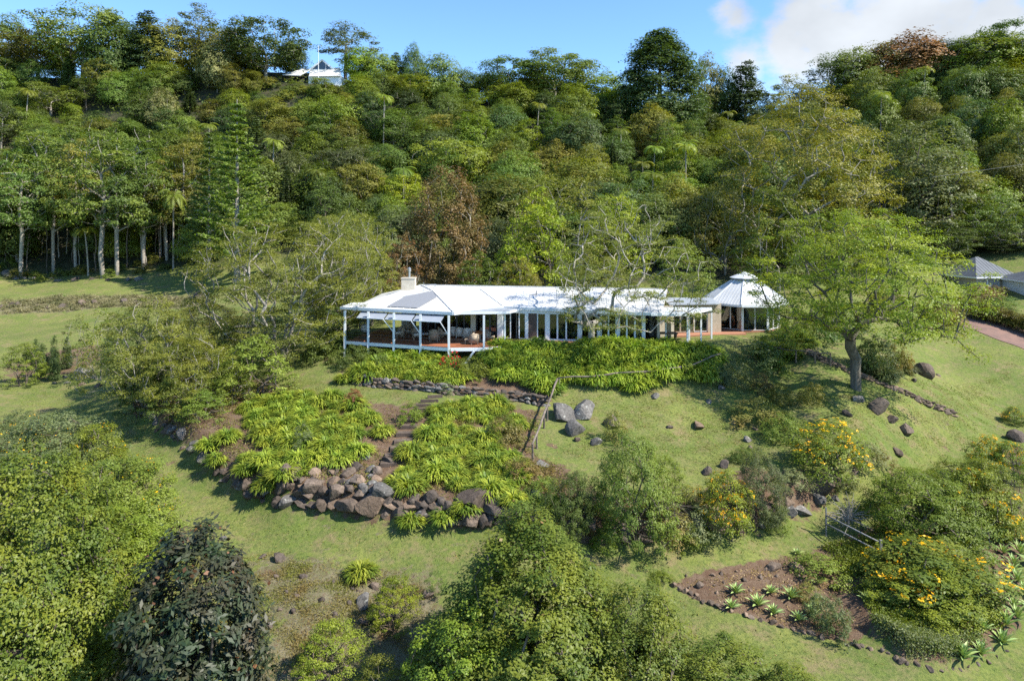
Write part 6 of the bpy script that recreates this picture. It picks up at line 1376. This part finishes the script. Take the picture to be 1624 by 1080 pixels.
# stone edging running down the right slope and the terrace wall: stones are parts
def stones_along(name, label, cat, line, step, wpx, rows, hgt, mats_, seed, off=(0, 0), kind_thing=True):
    r = rs(seed); L_ = [hit(*p) for p in line]; base = L_[0].copy(); t = thing(name, label, cat, base)
    seg = [np.linalg.norm((L_[i + 1] - L_[i])[:2]) for i in range(len(L_) - 1)]; cum = np.concatenate([[0], np.cumsum(seg)]); s = 0; n = 0
    while s < cum[-1]:
        i = min(np.searchsorted(cum, s, 'right') - 1, len(seg) - 1); p = L_[i] + (L_[i + 1] - L_[i]) * (s - cum[i]) / seg[i]; d = L_[i + 1] - L_[i]; az = math.atan2(d[1], d[0])
        for k in range(rows):
            w = wpx * p[1] / F / 2 * r.uniform(.75, 1.3); q = p + np.array([-sin(az), cos(az), 0]) * (off[0] * k + r.uniform(-.04, .04)); q = q + np.array([cos(az), sin(az), 0]) * r.uniform(-.1, .1)
            z = (g1(q[0], q[1]) if hgt == 0 else p[2]) + k * hgt + r.uniform(-.05, .05) * (hgt > 0)
            o = link('stone', ROCKS[r.randint(10)], t, np.array([q[0], q[1], z]) - base, (r.uniform(-.15, .15), r.uniform(-.15, .15), az + r.uniform(-.4, .4)), (w * 1.15, w * .85, (hgt * .95 if hgt else w * .8)))
            o.material_slots[0].link = 'OBJECT'; o.material_slots[0].material = RK[mats_[r.randint(len(mats_))]]; n += 1
        s += step
    return n
n1 = stones_along('stone_edging', 'band of reddish brown stones running down the right slope behind the shade tree', 'edging', [(1262, 558), (1300, 572), (1350, 593), (1400, 612), (1440, 628), (1480, 648), (1522, 664)], .30, 9, 3, 0, ('orange', 'brown', 'brown'), 41, (.27, 0))
n2 = stones_along('terrace_wall', 'low dry-stone terrace wall below the deck', 'wall', [(562, 609), (600, 615), (660, 619), (700, 624), (760, 630), (820, 636), (872, 645)], .42, 12, 3, .23, ('dark', 'dark', 'grey', 'brown'), 42, (.12, 0))
print('edging stones', n1, n2)

# ------------------------------------------------------------------ log rails, steps, fence, wires
def rail(name, label, pts, h, posts_, r_=.075, mat='log', segn=1):
    W_ = [np.asarray(p, float) for p in pts]; base = W_[0].copy(); t = thing(name, label, 'railing', base)
    for i in range(len(W_) - 1):
        a, b = W_[i] + (0, 0, h[i]), W_[i + 1] + (0, 0, h[i + 1]); mid = [a + (b - a) * s + (0, 0, .06 * sin(s * 7 + i)) for s in (0, .25, .5, .75, 1)]
        mb = MB(); mb.tube(mid, [r_ * (1.1 - .3 * s) for s in (0, .25, .5, .75, 1)], 8); mb.build('rail', M[mat], t, smooth=True)
    for i, s in posts_:
        p = W_[i] + (W_[i + 1] - W_[i]) * s; zz = g1(p[0], p[1]); hh_ = (h[i] + (h[i + 1] - h[i]) * s) + (W_[i] + (W_[i + 1] - W_[i]) * s)[2]
        mb = MB(); mb.tube([(p[0], p[1], zz - .3), (p[0], p[1], hh_)], [.07, .06], 7); mb.build('post', M[mat], t)
def railpt(u, v, h):
    """ground point under a rail that shows at pixel (u,v) at height h"""
    lo, hi = 30., 64.
    best = None
    for Y in np.linspace(lo, hi, 400):
        X = (u - CU) * Y / F; z = CZ - (v - HV) * Y / F; e = abs(z - h - g1(X, Y))
        if best is None or e < best[0]: best = (e, X, Y)
        if e < .04: break
    return np.array([best[1], best[2], g1(best[1], best[2])])
rp = [railpt(1143, 560, .9), railpt(1085, 582, .95), railpt(980, 592, 1.0), railpt(885, 600, 1.0)]
rail('log_handrail', 'long log handrail crossing in front of the agapanthus bank', [tuple(p) for p in rp], (.9, .95, 1.0, 1.0), ((0, .02), (0, .95), (1, .6), (2, .35), (2, .98)), .065)
rp = [railpt(884, 601, 1.0), railpt(866, 648, .95), railpt(844, 706, .9)]
rail('log_handrail', 'log handrail running down the slope beside the large grey boulder', [tuple(p) for p in rp], (1.0, .95, .9), ((0, .9), (1, .15), (1, .97), (1, .7)), .07)
rp = [railpt(1212, 548, .9), railpt(1268, 556, .95), railpt(1318, 561, .95)]
rail('timber_handrail', 'short brown rail on three posts left of the shade tree', [tuple(p) for p in rp], (.9, .95, .95), ((0, .9), (1, .5), (1, .98)), .06, 'wood')
# steps
st = thing('timber_steps', 'flight of dark timber steps descending through the rockery', 'steps', hit(680, 640))
sl = [(690, 631, 24, -9), (681, 638, 28, -2), (673, 645, 28, -1), (669, 652, 28, 0), (662, 659, 28, 0), (656, 668, 26, 0), (648, 680, 26, 2), (642, 692, 28, -3), (640, 704, 30, -8), (632, 715, 26, -10), (624, 727, 26, -12), (616, 740, 26, -6)]
for u, v, w, rot in sl:
    p = hit(u, v); hw = w * p[1] / F / 2; a = R(rot * 1.6); d = np.array([cos(a), -sin(a), 0]); mb = MB(); mb.beam(p - d * hw + (0, 0, .04), p + d * hw + (0, 0, .04), .10, .32); mb.build('riser', M['sleeper'], st)
    if v < 670: continue
    n_ = np.array([-d[1], d[0], 0]); mb = MB(); c = p + n_ * .26 + (0, 0, .13); mb.box(c, (hw * .95, .24, .05), (d, n_, np.array([0, 0, 1.]))); mb.build('tread', RK['brown'], st)
# short grey fence on the right
fb = thing('timber_fence', 'short silver-grey post and rail fence on the lower right bank', 'fence', hit(1350, 850))
a, b = hit(1310, 850), hit(1397, 893)
for p, h_ in ((a, 1.5), (b, 1.15)): mb = MB(); mb.beam((p[0], p[1], g1(p[0], p[1]) - .3), (p[0], p[1], g1(p[0], p[1]) + h_), .10 if h_ < 1.3 else .06); mb.build('post', M['greylog'], fb)
for h_ in (1.0, .55): mb = MB(); mb.tube([a + (0, 0, h_ + .1), (a + b) / 2 + (0, 0, h_ + .05), b + (0, 0, h_)], .038, 7); mb.build('rail', M['greylog'], fb, smooth=True)
# dry twiggy plant on the fence and by the big bush
def twigs(name, label, c, n, ln, seed, bend=.5, mat='pale', dirn=(0, 0, 1)):
    r = rs(seed); t = thing(name, label, 'shrub', c); A0 = []; A1 = []; R0_ = []; R1_ = []
    for i in range(n):
        d = unit(np.array(dirn, float) + r.normal(size=3) * bend); p = np.array(c) + r.normal(size=3) * .1; q = p
        for j in range(4): q2 = q + d * ln / 4 * r.uniform(.7, 1.2); A0.append(q); A1.append(q2); R0_.append(.022 - .004 * j); R1_.append(.018 - .004 * j); d = unit(d + r.normal(size=3) * .25 - (0, 0, .08)); q = q2
    v, f = tubes(np.array(A0) - c, np.array(A1) - c, np.array(R0_), np.array(R1_), 4); link('stem', mesh_np('stem', v, [f], [BARK[mat]]), t)
twigs('dry_twiggy_shrub', 'tangle of pale bare twigs hanging on the grey fence', hit(1345, 852) + (0, 0, .9), 60, 1.3, 51, .9)
twigs('dry_twiggy_shrub', 'spray of dead brown twigs right of the big bush', hit(1040, 820) + (0, 0, .8), 46, 2.0, 52, .35, 'brown', (.7, -.5, -.35))
# power line crossing the right woods
wp = thing('power_line', 'thin pale overhead wire crossing in front of the right-hand trees', 'cable', P(1510, 277, 88))
mb = MB(); mb.tube([P(u, v, 88) for u, v in ((1480, 281), (1510, 277), (1560, 270), (1624, 261), (1700, 250))], .02, 5); mb.build('wire', M['greylog'], wp)
mb = MB(); mb.tube([P(1480, 281, 88), P(1440, 289, 96)], .02, 5); mb.build('wire', M['greylog'], wp)

# ------------------------------------------------------------------ ground cover
def cover(name, label, polys, n, size, mat, seed, h=.12, aspect=.3, up=.3, edge=.5):
    r = rs(seed); PX = []; 
    tot = 0
    for poly, dens in polys:
        W_ = [hit(*p)[:2] for p in poly] if len(poly[0]) == 2 and poly[0][1] > 100 else poly
        xs = [p[0] for p in W_]; ys = [p[1] for p in W_]; m = int(n * dens * 3); x = r.uniform(min(xs), max(xs), m); y = r.uniform(min(ys), max(ys), m); k = inpoly(x, y, W_)
        patch = np.sin(x * 1.9 + 2 * np.sin(y * 1.1)) * np.sin(y * 2.3 + x * .6) + r.normal(size=m) * .45 > -.15
        k &= patch; kk = np.where(k)[0]; dd = polydist(x[kk], y[kk], W_); k[kk] = dd > r.uniform(0, edge, len(kk)) * (1 + .8 * np.sin(x[kk] * 1.7) * np.sin(y[kk] * 2.1)); PX.append(np.stack([x[k], y[k]], -1)[:int(n * dens)])
    q = np.concatenate(PX); z = ground(q[:, 0], q[:, 1]); Pp = np.stack([q[:, 0], q[:, 1], z + r.uniform(0, h, len(q))], -1)
    Nn = r.normal(size=Pp.shape) * .7 + np.array([0, -.1, up]); V, Fq = leaf_quads(r, Pp, Nn, size, aspect)
    return setp(link(name, mesh_np(name, V, [Fq], [LM[mat]])), label, kind='stuff')
BEDW = [tuple(p[:2]) for p in POLY_BED]
cover('weeds', 'low weeds and ground cover between the rocks of the rockery', [([(230, 640), (300, 595), (430, 605), (560, 635), (640, 650), (600, 760), (640, 820), (450, 795), (330, 735), (260, 690)], .8), ([(690, 650), (860, 650), (850, 720), (900, 745), (960, 800), (1100, 800), (1180, 760), (1180, 845), (1000, 862), (880, 850), (760, 838), (640, 825), (620, 770), (660, 690)], 1.1)], 36000, .11, 'weed', 61, .22, .4)
cover('ground_cover', 'low leafy ground cover in the lower right bed', [([(1300, 868), (1400, 840), (1560, 850), (1600, 1000), (1560, 1045), (1500, 1060), (1440, 1046), (1385, 1005), (1345, 925)], 1.)], 52000, .10, 'shrub', 62, .35, .5)
cover('creeper', 'pale green creeping plants at the rounded tip of the lower right bed', [([(1375, 985), (1440, 1000), (1560, 1010), (1570, 1035), (1500, 1062), (1440, 1048), (1395, 1020)], 1.)], 40000, .075, 'silver', 66, .35, .5)
cover('dry_grass', 'straw-coloured grass on the embankment of the left field', [([(0, 474), (240, 469), (330, 471), (330, 484), (200, 488), (100, 497), (0, 500)], 1.)], 15000, .45, 'straw', 63, .4, .14)
cover('rough_grass', 'rough grass and weeds on the dry lower bank', [([(300, 870), (440, 872), (560, 890), (690, 900), (720, 1075), (380, 1079), (240, 1079), (250, 900)], 1.)], 42000, .10, 'weed', 64, .10, .22, edge=2.2)
lawn_poly = [([(0, 600), (200, 600), (215, 660), (330, 745), (450, 812), (600, 832), (740, 845), (900, 868), (1100, 868), (1240, 830), (1340, 780), (1440, 700), (1624, 620), (1624, 700), (1400, 800), (1300, 865), (1180, 892), (1060, 920), (1160, 980), (1400, 1040), (1500, 1070), (1624, 1050), (1624, 1079), (1100, 1079), (900, 960), (600, 890), (430, 870), (280, 840), (240, 760), (100, 660), (0, 640)], 1.), ([(900, 630), (1180, 600), (1300, 600), (1400, 600), (1624, 560), (1560, 690), (1420, 730), (1300, 780), (1180, 740), (1050, 780), (880, 720)], 1.1), ([(450, 600), (700, 620), (660, 650), (440, 630)], .12)]
lg = mat_leaf('grass_blade', (.075, .135, .028), (.16, .21, .052), patch=.3, cc=(.20, .19, .075), trans=.3, ovar=0)
LM['grassb'] = lg
cover('grass', 'short mown grass of the lawns and bank', lawn_poly, 130000, .09, 'grassb', 65, .03, .16, edge=.8)

cover('tufts', 'darker tufts and weeds dotted over the lawns', [(lawn_poly[0][0], 1.), (lawn_poly[1][0], .9)], 15000, .13, 'weed', 71, .05, .3)
LM['litter'] = mat_leaf('leaf_litter', (.10, .07, .05), (.20, .15, .11), patch=1., ovar=0, trans=.05)
cover('leaf_litter', 'fallen brown leaves on lawns and beds', [(lawn_poly[0][0], .5), (lawn_poly[1][0], .7), ([(230, 640), (430, 605), (640, 650), (860, 650), (900, 745), (1180, 760), (1180, 845), (880, 850), (640, 825), (450, 795), (260, 690)], 1.2), ([(1075, 925), (1180, 895), (1300, 880), (1380, 980), (1345, 1015), (1150, 965)], .6)], 6000, .09, 'litter', 72, .03, .5, up=1.2)
